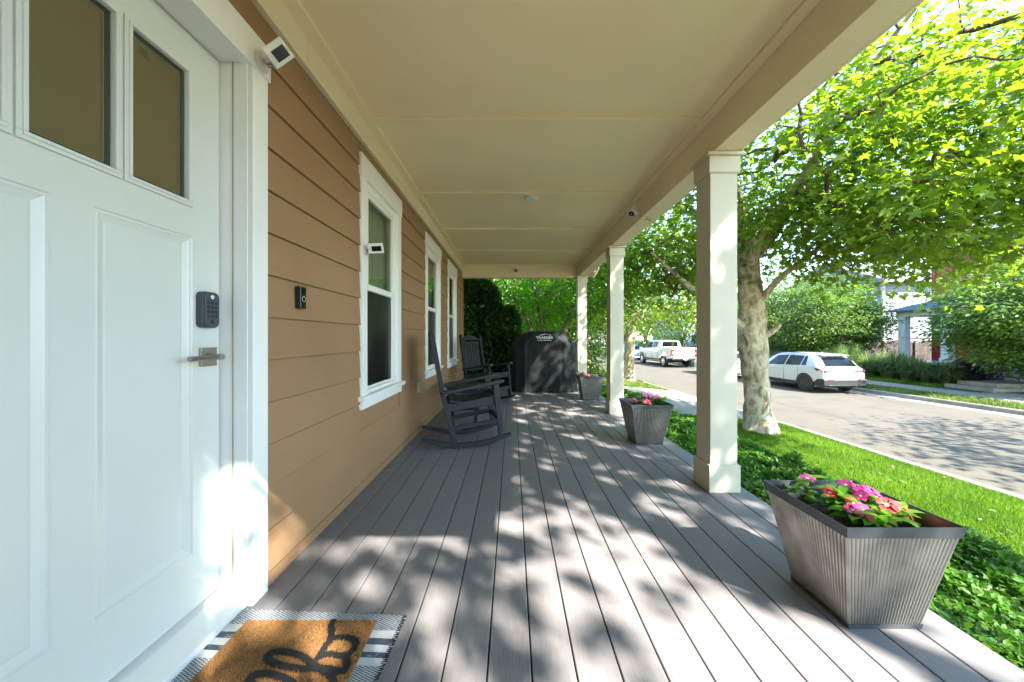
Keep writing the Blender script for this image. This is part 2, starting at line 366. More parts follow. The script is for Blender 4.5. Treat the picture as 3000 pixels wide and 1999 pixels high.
# ================================================================ SETTING: ground, road, walks
def sft(Y): return 0 if Y < 8 else -.05*(Y-8)*min(1, (Y-8)/6)          # the street bends slightly left with distance
YS = [-60, -30, -15, -8, -4, 0, 2, 4, 6, 8, 9, 9.8, 11, 12.5, 14.2, 16, 18, 21, 24, 28, 32, 37, 43, 50, 60, 75, 100, 150, 260]
PROF = [(-200, -.8), (-60, -.8), (-8, -.88), (1.2, -.88), (2.7, -.86), (4.1, -.88), (5.4, -.98), (6.72, -1.125), (6.80, -1.36), (11, -1.36), (15.02, -1.36), (15.10, -1.12), (16.3, -1.07),
        (17.8, -1.03), (22, -.95), (40, -.8), (80, -.5), (300, .5)]
def gz(X, Y):
    x = X - (sft(Y) if X > 2 else 0)
    for (a, za), (b, zb) in zip(PROF, PROF[1:]):
        if a <= x <= b: return za+(zb-za)*(x-a)/(b-a)
    return -.8
def strip(mb, xa, xb, z_a, z_b, ys, thick=None):
    """sheet between two offsets from the street line"""
    for y0, y1 in zip(ys, ys[1:]):
        s0, s1 = sft(y0), sft(y1)
        mb.quad((xa+s0, y0, z_a), (xb+s0, y0, z_b), (xb+s1, y1, z_b), (xa+s1, y1, z_a))
mb = MB()
for (a, za), (b, zb) in zip(PROF, PROF[1:]):
    for y0, y1 in zip(YS, YS[1:]):
        s0, s1 = sft(y0), sft(y1); A0, A1 = (s0, s1) if a > 2 else (0, 0); B0, B1 = (s0, s1) if b > 2 else (0, 0)
        mb.quad((a+A0, y0, za), (b+B0, y0, zb), (b+B1, y1, zb), (a+A1, y1, za))
struct(mb.build('ground', 'ground'))
mb = MB(); strip(mb, 7.36, 14.50, -1.25, -1.25, YS); mb2 = MB()
ry = []
rd = mb.build('road', 'asphalt'); struct(rd)
# crown patches / tar seams on the road
mb = MB()
for x0, y0, x1, y1, wd in ((9.3, 6.5, 10.1, 30, .03), (12.2, 18, 12.0, 45, .035), (8.1, 4, 8.3, 9, .03)):
    pts = [(x0+(x1-x0)*t+random.uniform(-.05, .05)+sft(y0+(y1-y0)*t), y0+(y1-y0)*t) for t in [i/24 for i in range(25)]]
    for (a, b), (c, d) in zip(pts, pts[1:]): mb.quad((a-wd/2, b, -1.246), (a+wd/2, b, -1.246), (c+wd/2, d, -1.246), (c-wd/2, d, -1.246))
sm = mb.build('tar_seam', mat('tar', (.10, .098, .095), .6)); stuff(sm); sm.parent = rd
# kerbs: near side and far side, each cast in lengths
def kerb(name, side):
    root = empty(name, None, None); root['kind'] = 'structure'
    ys = []; y = -14.0
    while y < 60: ys.append(y); y += 3.05
    for y0, y1 in zip(ys, ys[1:]):
        y1 -= .012
        if side < 0: prof = [(6.74, -1.5), (6.74, -1.105), (6.76, -1.09), (6.86, -1.09), (6.885, -1.11), (6.90, -1.225), (7.38, -1.246), (7.38, -1.5)]
        else: prof = [(14.48, -1.5), (14.48, -1.246), (14.93, -1.225), (14.95, -1.11), (14.975, -1.09), (15.08, -1.09), (15.10, -1.105), (15.10, -1.5)]
        if side < 0 and 8.6 < (y0+y1)/2 < 14.8:   # lowered at the driveway
            prof = [(6.74, -1.5), (6.74, -1.095), (6.76, -1.10), (6.86, -1.15), (6.885, -1.17), (6.90, -1.228), (7.38, -1.246), (7.38, -1.5)]
        k = MB(); n = len(prof); s0, s1 = sft(y0), sft(y1)
        k.v = [(p[0]+s0, y0, p[1]) for p in prof]+[(p[0]+s1, y1, p[1]) for p in prof]
        for i in range(n): j = (i+1) % n; k.f.append((i, j, n+j, n+i)); k.mi.append(0)
        k.f += [tuple(reversed(range(n))), tuple(range(n, 2*n))]; k.mi += [0, 0]
        k.build('kerb_stone', 'concrete', root)
    return root
kerb('near_kerb', -1); kerb('far_kerb', 1)
def slabs(name, x0, x1, ya, yb, L, zf, th=.10, follow=True):
    root = empty(name, None, None); root['kind'] = 'structure'; y = ya
    while y < yb-.01:
        y1 = min(y+L, yb)-.010; k = MB(); P = []
        for yy in (y, y1):
            s = sft(yy) if follow else 0
            for xx in (x0, x1): P.append((xx+s, yy, zf(xx, yy)))
        a, b, c, d = P
        lo = lambda q: (q[0], q[1], q[2]-th)
        k.quad(a, b, d, c); k.quad(lo(a), lo(b), lo(d), lo(c)); k.quad(a, b, lo(b), lo(a)); k.quad(c, d, lo(d), lo(c)); k.quad(a, c, lo(c), lo(a)); k.quad(b, d, lo(d), lo(b))
        k.build('slab', 'concrete', root, bevel=.006); y += L
    return root
slabs('near_sidewalk', 3.15, 4.02, -6, 24, 1.45, lambda x, y: -.835)
slabs('far_sidewalk', 16.3, 17.75, -4, 46, 1.5, lambda x, y: -1.045+.01*(x-16.3))
def dz(x, y): return float(np.interp(x, [4.05, 5.39, 6.73], [-.845, -.945, -1.090]))
root = empty('driveway', None, None); root['kind'] = 'structure'
for (xa, xb) in ((4.05, 5.38), (5.40, 6.73)):
    for (ya, yb) in ((8.85, 11.50), (11.52, 14.2)):
        k = MB(); q = [(xa+sft(ya), ya, dz(xa, 0)), (xb+sft(ya), ya, dz(xb, 0)), (xb+sft(yb), yb, dz(xb, 0)), (xa+sft(yb), yb, dz(xa, 0))]
        q2 = [(a, b, c-.12) for a, b, c in q]
        k.quad(*q); k.quad(*q2)
        for i in range(4): j = (i+1) % 4; k.quad(q[i], q[j], q2[j], q2[i])
        k.build('slab', 'concrete', root, bevel=.006)
# front path across the road to the steps of the red house
slabs('garden_path', 17.80, 19.4, 12.1, 13.34, 1.24, lambda x, y: -1.012)

# ================================================================ PORCH DECK
deck = empty('porch_deck', None, None); struct(deck)
PX = [.062+.1392*k for k in range(-8, 11)]            # joints between boards
edges = [-1.036]+[x for x in PX if x > -1.0]
YD0, YD1 = -1.24, 7.62
random.seed(5)
for i, (a, b) in enumerate(zip(edges, edges[1:])):
    cuts = [YD0]
    base = [2.86, 5.3, 2.84, 5.9, 2.82, 5.5, 3.4, 6.1, 2.72, 5.2, 6.4, 3.05, 5.1, 4.3, 6.3, 4.0, 2.9, 5.8]
    cuts.append(base[i % len(base)])
    if base[i % len(base)] < 4: cuts.append(base[i % len(base)]+3.66)
    cuts = [c for c in cuts if c < YD1-.2]+[YD1]
    for c0, c1 in zip(cuts, cuts[1:]):
        MB().box(a+.0025, b-.0025, c0+.001, c1-.001, -.025, 0).build('deck_board', 'deck', deck, bevel=.003)
MB().box(1.4570, 1.606, YD0, 3.10, -.0255, .0005).build('deck_board', 'deck', deck, bevel=.004)
MB().box(1.4570, 1.606, 3.103, YD1, -.0255, .0005).build('deck_board', 'deck', deck, bevel=.004)
MB().box(-1.036, 1.59, YD0+.02, YD1-.02, -.20, -.045).build('joist_frame', 'dark', deck)
MB().box(1.572, 1.594, YD0+.01, YD1-.01, -.95, -.026).build('skirt_board', 'skirt', deck)
MB().box(-1.036, 1.571, YD1-.03, YD1-.01, -.95, -.026).build('skirt_board', 'skirt', deck)

rngd = np.random.default_rng(77); n = 60; xs_ = rngd.choice([p for p in PX if -.9 < p < 1.4], n)+rngd.normal(0, .004, n); ys_ = rngd.uniform(1.1, 6, n)
V_, F_, t_ = scatter(RHOMB, np.stack([xs_, ys_, np.full(n, .003)], 1), np.stack([rngd.normal(0, .3, n), rngd.normal(0, 1, n), rngd.normal(0, .1, n)], 1), np.stack([rngd.normal(0, .2, n), rngd.normal(0, .2, n), np.ones(n)], 1), rngd.uniform(.005, .014, n), rngd.random(n))
M['debris'] = mat('dry_debris', (.42, .22, .10), .8)
o = npmesh('leaf_debris', V_, F_, 'debris', None, t_); tag(o, 'tiny orange bits of dry leaf caught in the gaps of the deck', 'debris', None, 'stuff')
# ================================================================ HOUSE
house = empty('brown_house', 'tan brown lap sided house with white framed windows and a covered front porch', 'house')
WX = -1.036; ZT = 1.472+H                       # sheathing plane; underside of ceiling battens
DY0, DY1 = .455, 1.3835                          # door opening
WIN = [(2.40, 3.255), (4.205, 5.075), (5.665, 6.54)]   # outer casing
YE = 7.43
# wall core around the openings
core = MB()
segs = [(-4.0, DY0-.02, 0, 5.6)]
def wallseg(y0, y1, z0, z1): core.box(WX-.15, WX, y0, y1, z0, z1)
wallseg(-4.0, DY0-.04, -.9, 2.9); wallseg(DY0-.04, DY1+.04, 2.135, 2.9); wallseg(DY0-.04, DY1+.04, -.9, -.03)
prev = DY1+.04
for a, b in WIN:
    wallseg(prev, a+.09, -.9, 2.9); wallseg(a+.09, b-.09, -.9, .64); wallseg(a+.09, b-.09, 2.13, 2.9); prev = b-.09
wallseg(prev, YE, -.9, 2.9)
core.build('wall_sheathing', 'siding', house)
rm = MB(); rm.box(-6.9, -6.8, -4, YE, -.9, 5.6); rm.box(-6.8, WX-.15, -4, -3.9, -.9, 5.6); rm.box(-6.8, WX-.15, YE-.12, YE, -.9, 5.6)
rm.box(-6.8, WX-.15, -3.9, YE-.12, 2.75, 2.8); rm.box(-6.8, WX-.15, -3.9, YE-.12, -.10, -.05); rm.box(-2.6, -2.5, -3.9, YE-.12, -.05, 2.75)
rm.build('inner_wall', 'room', house)
MB().box(-6.8, WX-.12, -4, YE, 2.92, 5.6).build('upper_wall', 'siding', house)
rf = MB(); rf.prism([(-7.4, 5.4), (-.6, 5.4), (-.6, 5.5), (-4.0, 7.5), (-7.4, 5.5)], -4.3, YE+.3); rf.build('roof', 'shingle', house)
wg = MB(); wg.box(WX-.3, .92, -6.5, -1.25, -.9, 5.2); wg.build('sun_block_wing', 'siding', house)  # unseen mass added behind the camera to keep sun off the door
wg = MB(); wg.prism([(WX-.6, 5.15), (1.3, 5.15), (1.3, 5.3), (-.2, 6.4), (WX-.6, 6.1)], -6.9, -.95); wg.build('sun_block_roof', 'shingle', house)  # roof of the added sun-blocking mass, also out of view
# siding: one plank per course and bay
Z0 = 1.131-.1783*6
def plank(y0, y1, z0, z1):
    x0 = WX+.0185; x1 = WX+.0185-.0115*(z1-z0+.03)/.208
    zt_ = z1+.020 if z1 < 2.35 else z1; g_ = z1-.0055; xg = x0+(x1-x0)*(g_-z0)/(z1-z0+.03)
    MB().prism([(WX+.001, z0), (x0-.0015, z0), (x0, z0+.002), (xg, g_), (xg-.006, g_-.0005), (xg-.006, zt_), (WX+.001, zt_)], y0, y1).build('siding_plank', 'siding', house)
z = Z0-.1783; k = 0
zs = []
while z < 2.36: zs.append(z); z += .1783
for i, z0 in enumerate(zs):
    z1 = min(z0+.1783, 2.366); z0c = max(z0, .004)
    if z1 <= .01: continue
    blocks = [(DY0-.12, DY1+.0915 if z1 < 2.245 else DY1+.095)]
    iv = []
    def clear(y0, y1): iv.append((y0, y1))
    # openings at this course
    ops = []
    if z0c < 2.24: ops.append((DY0-.092, DY1+.092))
    for a, b in WIN:
        if z1 > .56 and z0c < 2.29: ops.append((a-.001, b+.001))
    y = -1.24
    for a, b in ops+[(YE, YE)]:
        if a > y:
            # long runs are split with one butt joint
            if a-y > 3.7: c = 3.35+((i*7) % 5)*.33; plank(y, c-.001, z0c, z1); plank(c+.001, a, z0c, z1)
            else: plank(y, a, z0c, z1)
        if a < YE:
            top = 2.2415 if a < 1 else 2.2915
            if z0c < top < z1: plank(a+.0005, b-.0005, top, z1)
        y = b
MB().box(WX-.16, WX+.026, YE+.001, YE+.028, 0, 2.36).build('corner_board', 'siding', house, bevel=.002)
# frieze (two lengths butted) and porch soffit boards
MB().box(WX, -1.0045, -1.9, 1.754, 2.376, ZT+.02).build('frieze_board', 'beam', house, bevel=.0015)
MB().box(WX, -1.0045, 1.7565, 7.31, 2.376, ZT+.02).build('frieze_board', 'beam', house, bevel=.0015)

# ---- porch ceiling
ceil = empty('porch_ceiling', None, None); struct(ceil)
CB = ZT
YC = [-.02]+[2.407+1.222*k for k in range(4)]+[7.31]
pan = [(-.02, 1.22), (1.222, 2.44), (2.442, 3.674), (3.676, 4.89), (4.892, 6.11), (6.112, 7.31)]
for a, b in pan: MB().box(-1.036, 1.36, a+.0008, b-.0008, CB+.020, CB+.035).build('ceiling_panel', 'ceil', ceil)
for y in (2.407, 3.640, 4.856, 6.056): MB().box(-.939, 1.288, y, y+.066, CB, CB+.0195).build('ceiling_batten', 'ceil', ceil, bevel=.0015)
MB().box(-1.0043, -.939, -.02, 7.31, CB-.0005, CB+.0195).build('ceiling_batten', 'ceil', ceil, bevel=.0015)
MB().box(1.288, 1.3525, -.02, 1.752, CB-.0005, CB+.0195).build('ceiling_batten', 'ceil', ceil, bevel=.0015)
MB().box(1.288, 1.3525, 1.7545, 7.31, CB-.0005, CB+.0195).build('ceiling_batten', 'ceil', ceil, bevel=.0015)
MB().box(-.939, 1.288, 7.288, 7.3098, CB-.0005, CB+.0195).build('ceiling_batten', 'ceil', ceil, bevel=.0015)
# ---- beams, roof over the porch
BZ = H+1.250
b = MB(); b.box(1.3535, 1.515, -.135, 7.50, BZ, 2.66); b.build('porch_beam', 'beam', house, bevel=.003)
b = MB(); b.box(1.5185, 1.536, -.135, 7.50, BZ+.002, 2.62); b.build('beam_fascia', 'beam', house, bevel=.002)
MB().box(-1.036, 1.352, 7.311, 7.47, H+1.229, 2.66).build('porch_beam', 'beam', house, bevel=.003)
MB().box(-1.036, 1.352, -.135, -.021, H+1.229, 2.66).build('porch_beam', 'beam', house, bevel=.003)
MB().prism([(-1.18, 2.66), (1.84, 2.60), (1.84, 2.72), (-1.18, 3.75)], -.15, 7.56).build('porch_roof', 'shingle', house)
b = MB(); b.prism([(1.545, 2.31), (1.70, 2.31), (1.80, 2.47), (1.80, 2.60), (1.545, 2.60)], 7.50, 7.66); b.build('eave_return', 'siding', house)
b = MB(); b.prism([(1.70, 2.305), (1.722, 2.298), (1.83, 2.47), (1.83, 2.60), (1.801, 2.60), (1.801, 2.475)], 7.48, 7.68); b.build('rake_board', 'beam', house)
# ---- columns (parts of the porch, each its own assembly)
for Y in (2.399, 4.854, 7.245):
    x0, x1, d = 1.328, 1.538, .212
    sh = MB().box(x0+.014, x1-.014, Y+.014, Y+d-.014, .18, BZ-.07).build('porch_column', 'cream', house, bevel=.002)
    bs = MB(); bs.box(x0, x1, Y, Y+d, .001, .183); bs.box(x0+.006, x1-.006, Y+.006, Y+d-.006, .183, .1875); bs.build('plinth', 'cream', sh, bevel=.0015)
    cp = MB(); cp.box(x0+.001, x1-.001, Y+.001, Y+d-.001, BZ-.135, BZ-.026); cp.box(x0-.017, x1+.017, Y-.017, Y+d+.017, BZ-.0255, BZ+.0005-.004); cp.box(x0+.004, x1-.004, Y+.004, Y+d-.004, BZ-.140, BZ-.1352)
    cp.build('capital', 'cream', sh, bevel=.0015)

# ---- windows: part of the house > casing, sill, sash, panes
def window(y0, y1):
    f = MB()
    X = -1.010
    f.box(WX-.01, X, y0, y0+.088, .64, 2.142); f.box(WX-.01, X, y1-.088, y1, .64, 2.142)
    wroot = f.build('window', 'white', house, bevel=.0015)
    MB().box(WX-.01, -1.0055, y0-.014, y1+.014, 2.1425, 2.291).build('head_casing', 'white', wroot, bevel=.0015)
    MB().box(WX-.02, -.982, y0-.035, y1+.035, .617, .648).build('window_sill', 'white', wroot, bevel=.003)
    MB().box(WX-.01, -1.008, y0-.005, y1+.005, .556, .6165).build('apron', 'white', wroot, bevel=.0015)
    a, b = y0+.0885, y1-.0885
    fr = MB(); xf = -1.026
    fr.box(-1.10, xf, a, a+.045, .6485, 2.142); fr.box(-1.10, xf, b-.045, b, .6485, 2.142)
    fr.box(-1.10, xf, a+.045, b-.045, 2.085, 2.142); fr.box(-1.10, xf, a+.045, b-.045, .6485, .672)
    fr.build('window_frame', 'white', wroot, bevel=.002)
    us = MB(); xs = -1.032; a2, b2 = a+.0455, b-.0455
    us.box(-1.06, xs, a2, a2+.032, 1.43, 2.084); us.box(-1.06, xs, b2-.032, b2, 1.43, 2.084); us.box(-1.06, xs, a2+.032, b2-.032, 2.052, 2.084); us.box(-1.06, xs, a2+.032, b2-.032, 1.385, 1.43)
    us.build('upper_sash', 'white', wroot, bevel=.002)
    MB().box(-1.052, -1.047, a2+.028, b2-.028, 1.428, 2.056).build('upper_pane', 'glass', wroot)
    ls = MB(); ls.box(-1.09, -1.062, a2, a2+.036, .673, 1.40); ls.box(-1.09, -1.062, b2-.036, b2, .673, 1.40); ls.box(-1.09, -1.062, a2+.036, b2-.036, 1.36, 1.40); ls.box(-1.09, -1.062, a2+.036, b2-.036, .673, .72)
    ls.build('lower_sash', 'gasket', wroot, bevel=.002)
    MB().box(-1.080, -1.076, a2+.03, b2-.03, .715, 1.365).build('lower_pane', 'glass', wroot)
    sc = MB(); sc.box(-1.0555, -1.0545, a2+.012, b2-.012, .69, 1.384); sc.build('insect_screen', 'screen', wroot)
    sf = MB(); sf.box(-1.058, -1.050, a2, a2+.014, .673, 1.3845); sf.box(-1.058, -1.050, b2-.014, b2, .673, 1.3845); sf.box(-1.058, -1.050, a2+.014, b2-.014, .673, .692)
    sf.build('screen_frame', 'whitepl', wroot)
    MB().box(-1.050, -1.040, a2+.08, a2+.14, .694, .712).build('screen_latch', 'blk', wroot); MB().box(-1.050, -1.040, b2-.14, b2-.08, .694, .712).build('screen_latch', 'blk', wroot)
    c = MB(); n = 46
    P = [(-1.128+.014*math.sin(i*1.25)+.006*math.sin(i*.6), a-.05+(b-a+.1)*i/n) for i in range(n+1)]
    for p, q in zip(P, P[1:]): c.quad((p[0], p[1], .6), (q[0], q[1], .6), (q[0], q[1], 2.2), (p[0], p[1], 2.2))
    c.build('curtain', 'curtain', wroot, smooth=True)
for a, b in WIN: window(a, b)
# ---- door surround
dc = MB(); dc.box(WX-.01, -1.008, DY1+.004, DY1+.0905, -.001, 2.1045); s1 = dc.build('door_casing', 'white', house, bevel=.0018)
MB().box(WX-.01, -1.008, DY0-.0905, DY0-.004, -.001, 2.1045).build('door_casing', 'white', house, bevel=.0018)
MB().box(WX-.01, -1.0055, DY0-.105, DY1+.105, 2.105, 2.241).build('door_head_casing', 'white', house, bevel=.0018)
MB().box(-1.20, WX-.0005+.009, DY1+.001, DY1+.040, .03, 2.125).build('door_jamb', 'white', house, bevel=.0015)
MB().box(-1.20, WX-.0005+.009, DY0-.04, DY0-.001, .03, 2.125).build('door_jamb', 'white', house, bevel=.0015)
MB().box(-1.20, WX-.0005+.009, DY0-.001, DY1+.001, 2.116, 2.134).build('door_jamb', 'white', house, bevel=.0015)
th = MB(); th.prism([(-1.20, .0), (-1.030, .0), (-1.030, .030), (-1.085, .048), (-1.118, .058), (-1.20, .075)], DY0-.003, DY1+.003); th.build('threshold', 'white', house, bevel=.003)
MB().box(-1.0845, -1.080, DY1-.0015, DY1+.001, .06, 2.116).build('weather_strip', 'spacer', house)

# ================================================================ FRONT DOOR (swings: a thing of its own)
XD = -1.133
door = empty('front_door', 'white panelled front door with three tall glass lites across its upper third', 'door', (XD, DY0+.004, .081))
def L(y, z): return (y-(DY0+.004), z-.081)
DW = DY1-DY0-.008; DH = 2.03
lites = [(.602, .785), (.830, 1.013), (1.058, 1.241)]; LZ = (H+.478, H+.925)
panels = [(.580, .878), (.968, 1.266)]; PZ = (H-.767, H+.356)
def dbox(mb, y0, y1, z0, z1, x0, x1): (a, c), (b, d) = L(y0, z0), L(y1, z1); mb.box(x0, x1, a, b, c, d)
leaf = MB(); e0, e1 = DY0+.004, DY1-.004; zt = .081+DH
ysplit = [e0, .602, .785, .830, 1.013, 1.058, 1.241, e1]
dbox(leaf, e0, e1, LZ[1], zt, -.044, 0)                           # top rail
dbox(leaf, e0, e1, PZ[1], LZ[0], -.044, 0)                        # lock rail
dbox(leaf, e0, e1, .081, PZ[0], -.044, 0)                         # bottom rail
for a, b in ((e0, .602), (.785, .830), (1.013, 1.058), (1.241, e1)): dbox(leaf, a, b, LZ[0], LZ[1], -.044, 0)
for a, b in ((e0, .580), (.878, .968), (1.266, e1)): dbox(leaf, a, b, PZ[0], PZ[1], -.044, 0)
leaf.build('door_leaf', 'door', door)
for (a, b) in panels:                                             # recessed panels with a sloped sticking
    m = MB(); (y0, z0), (y1, z1) = L(a, PZ[0]), L(b, PZ[1])
    rings = [(0, 0), (.004, -.0045), (.010, -.0035), (.016, -.007), (.030, -.0125), (.036, -.0115)]
    for (i0, d0), (i1, d1) in zip(rings, rings[1:]):
        A = [(d0, y0+i0, z0+i0), (d0, y1-i0, z0+i0), (d0, y1-i0, z1-i0), (d0, y0+i0, z1-i0)]
        B = [(d1, y0+i1, z0+i1), (d1, y1-i1, z0+i1), (d1, y1-i1, z1-i1), (d1, y0+i1, z1-i1)]
        for q in range(4): w_ = (q+1) % 4; m.quad(A[q], A[w_], B[w_], B[q])
    i1, d1 = rings[-1]; m.quad((d1, y0+i1, z0+i1), (d1, y1-i1, z0+i1), (d1, y1-i1, z1-i1), (d1, y0+i1, z1-i1))
    m.build('door_panel', 'door', door)
for (a, b) in lites:
    (y0, z0), (y1, z1) = L(a, LZ[0]), L(b, LZ[1])
    m = MB(); o = .020                                            # raised moulding round the glass
    for q, (p0, p1, r0, r1) in enumerate(((y0-o, y1+o, z0-o, z0), (y0-o, y1+o, z1, z1+o), (y0-o, y0, z0, z1), (y1, y1+o, z0, z1))): m.box(.0005, .007, p0, p1, r0, r1)
    for q, (p0, p1, r0, r1) in enumerate(((y0-.010, y1+.010, z0-.010, z0), (y0-.010, y1+.010, z1, z1+.010), (y0-.010, y0, z0, z1), (y1, y1+.010, z0, z1))): m.box(.007, .0105, p0, p1, r0, r1)
    lt = m.build('lite_moulding', 'door', door, bevel=.002)
    MB().box(-.008, -.005, y0, y1, z0, z1).build('glass_pane', 'doorglass', lt)
    g = MB(); t = .004; i_ = .012
    for p0, p1, r0, r1 in ((y0, y1, z0, z0+i_), (y0, y1, z1-i_, z1), (y0, y0+i_, z0+i_, z1-i_), (y1-i_, y1, z0+i_, z1-i_)): g.box(-.016, -.0085, p0, p1, r0, r1)
    g.build('gasket', 'gasket', lt)
    g = MB(); j = .012; q_ = .0035
    for p0, p1, r0, r1 in ((y0+j, y1-j, z0+j, z0+j+q_), (y0+j, y1-j, z1-j-q_, z1-j), (y0+j, y0+j+q_, z0+j, z1-j), (y1-j-q_, y1-j, z0+j, z1-j)): g.box(-.016, -.012, p0, p1, r0, r1)
    g.build('glazing_spacer', 'spacer', lt)
    MB().box(-.040, -.0165, y0, y1, z0, z1).build('window_shade', 'shade', lt)
# keypad lock
def rbox(mb, cy, cz, hw, hh, r, x0, x1, n=5):
    P = []
    for sx, sz, t0 in ((1, 1, 0), (-1, 1, 90), (-1, -1, 180), (1, -1, 270)):
        for i in range(n+1):
            t = R(t0+90*i/n); P.append((cy+sx*(hw-r)+r*math.cos(t), cz+sz*(hh-r)+r*math.sin(t)))
    mb.prism(P, x0, x1, 'x'); return mb
def text(s, size, mtl, parent, loc, rot, name='lettering', ext=.0006, font_x=1.0, bold=0):
    c = bpy.data.curves.new(name, 'FONT'); c.body = s; c.size = size; c.extrude = ext; c.align_x = 'CENTER'; c.align_y = 'CENTER'; c.offset = bold
    o = bpy.data.objects.new(name, c); COL.objects.link(o)
    dg = bpy.context.evaluated_depsgraph_get(); me = bpy.data.meshes.new_from_object(o.evaluated_get(dg)); COL.objects.unlink(o); bpy.data.objects.remove(o)
    me.materials.clear(); me.materials.append(M[mtl]); me.name = name
    o = bpy.data.objects.new(name, me); COL.objects.link(o); o.parent = parent; o.location = loc; o.rotation_euler = rot; o.scale = (font_x, 1, 1); return o
cy, cz = L(1.312, H+.101)
k = MB(); rbox(k, cy, cz, .036, .066, .018, .0005, .026); k.m = 0
kp = k.build('keypad_lock', 'lockblk', door, bevel=.003)
k = MB(); rbox(k, cy, cz, .0315, .0615, .016, .026, .0315); k.build('keypad_face', 'lockblk', kp, bevel=.002)
for r_ in range(4):
    for c_ in range(3):
        k = MB(); k.cyl((.0315, cy+(c_-1)*.0165, cz+.026-r_*.0165), .0062, .0012, 'x', 16); k.build('key_button', 'blk', kp, bevel=.0004)
k = MB(); k.cyl((.0315, cy, cz+.047), .0072, .0008, 'x', 20); k.build('round_badge', 'badge', kp)
text('Yale', .0052, 'blk', kp, (.0325, cy, cz+.047), (R(90), 0, R(90)))
k = MB(); k.cyl((.0315, cy, cz-.044), .0065, .0015, 'x', 16); k.box(.0331, .0334, cy-.0008, cy+.0008, cz-.049, cz-.040); k.build('key_cylinder', 'blk', kp)
# lever handle
cy, cz = L(1.324, H-.072)
k = MB(); k.box(.0005, .010, cy-.0345, cy+.0345, cz-.0345, cz+.0345); hd = k.build('door_handle', 'nickel', door, bevel=.0012)
k = MB(); k.cyl((.010, cy, cz), .0165, .004, 'x', 24); k.cyl((.0135, cy, cz), .0115, .046, 'x', 24); k.build('lever_neck', 'nickel', hd, bevel=.0008)
k = MB(); k.prism([(.040, cz-.009), (.055, cz-.011), (.062, cz), (.055, cz+.008), (.040, cz+.006)], cy-.008, cy-.125, 'y'); k.build('lever', 'nickel', hd, bevel=.003)
k = MB(); k.cyl((.0595, cy, cz), .0085, .001, 'x', 20); k.build('key_cylinder', 'spacer', hd)
k = MB(); k.box(.0605, .0610, cy-.0009, cy+.0009, cz-.005, cz+.005); k.build('keyhole', 'blk', hd)

# ================================================================ FITTINGS ON THE PORCH
def camT(loc, fwd, roll):
    """frame with -local y looking along fwd, rolled about it"""
    f = Vector(fwd).normalized(); y = -f; x = Vector((0, 0, 1)).cross(f)*-1
    x = y.cross(Vector((0, 0, 1))).normalized(); z = x.cross(y)
    m = Matrix((x, y, z)).transposed() @ Matrix.Rotation(roll, 3, 'Y')
    return Matrix.Translation(loc) @ m.to_4x4()
def stickcam(label, base, baser, body, fwd, roll, sz, depth, mount_n=(1, 0, 0)):
    root = empty('security_camera', label, 'camera', base, 0, 'white box cameras screwed to the wall trim')
    b = MB(); b.cyl((0, 0, 0), baser, .012, 'x', 28); b.cyl((.012, 0, 0), baser*.92, .004, 'x', 28); b.build('mounting_disc', 'whitepl', root, bevel=.002)
    bo = Vector(body)-Vector(base)
    a = MB(); q = bo*.62; a.tube([(.012, 0, 0), (.03, 0, 0), tuple(bo*.45), tuple(q)], .009, 10); a.build('mounting_arm', 'whitepl', root, smooth=True)
    k = MB(); k.cyl((.030, 0, -.012), .011, .02, 'x', 14); k.build('thumb_screw', 'chrome', root, bevel=.001)
    T = camT(bo, fwd, roll); wd, ht = sz
    m = MB(); m.box(-wd/2, wd/2, 0, depth, -ht/2, ht/2, T); m.build('camera_body', 'whitepl', root, bevel=.005, seg=3)
    m = MB(); m.box(-wd*.26, wd*.36, -.0015, .001, -ht*.33, ht*.20, T); fc = m.build('sensor_window', 'blkgloss', root, bevel=.0006)
    m = MB(); m.cyl((wd*.13, -.0035, -ht*.05), ht*.11, .003, 'y', 18, T=T); m.build('lens', 'blkgloss', fc, bevel=.0008)
    m = MB()
    for i in range(4):
        for j in range(10): m.box(-wd*.43+i*wd*.035, -wd*.43+i*wd*.035+.0012, -.0005, .001, -ht*.34+j*ht*.055, -ht*.34+j*ht*.055+.0014, T)
    m.build('speaker_grille', 'gasket', root)
    t = text('ring', ht*.14, 'spacer', root, (0, 0, 0), (0, 0, 0)); t.matrix_local = T @ Matrix.Translation((wd*.42, -.0012, -ht*.05)) @ Matrix.Rotation(R(90), 4, 'X') @ Matrix.Rotation(R(-90), 4, 'Z')
    return root
stickcam('white box camera tilted steeply on the right end of the door head casing', (-1.0053, 1.425, H+1.102), .038,
         (-.885, 1.352, H+1.079), (.52, -.72, -.50), R(-48), (.084, .070), .05)
stickcam('white box camera on the left casing of the nearest window, almost level', (-1.0098, 2.452, H+.590), .022,
         (-.925, 2.42, H+.606), (.35, -.93, -.12), R(-8), (.100, .066), .05)
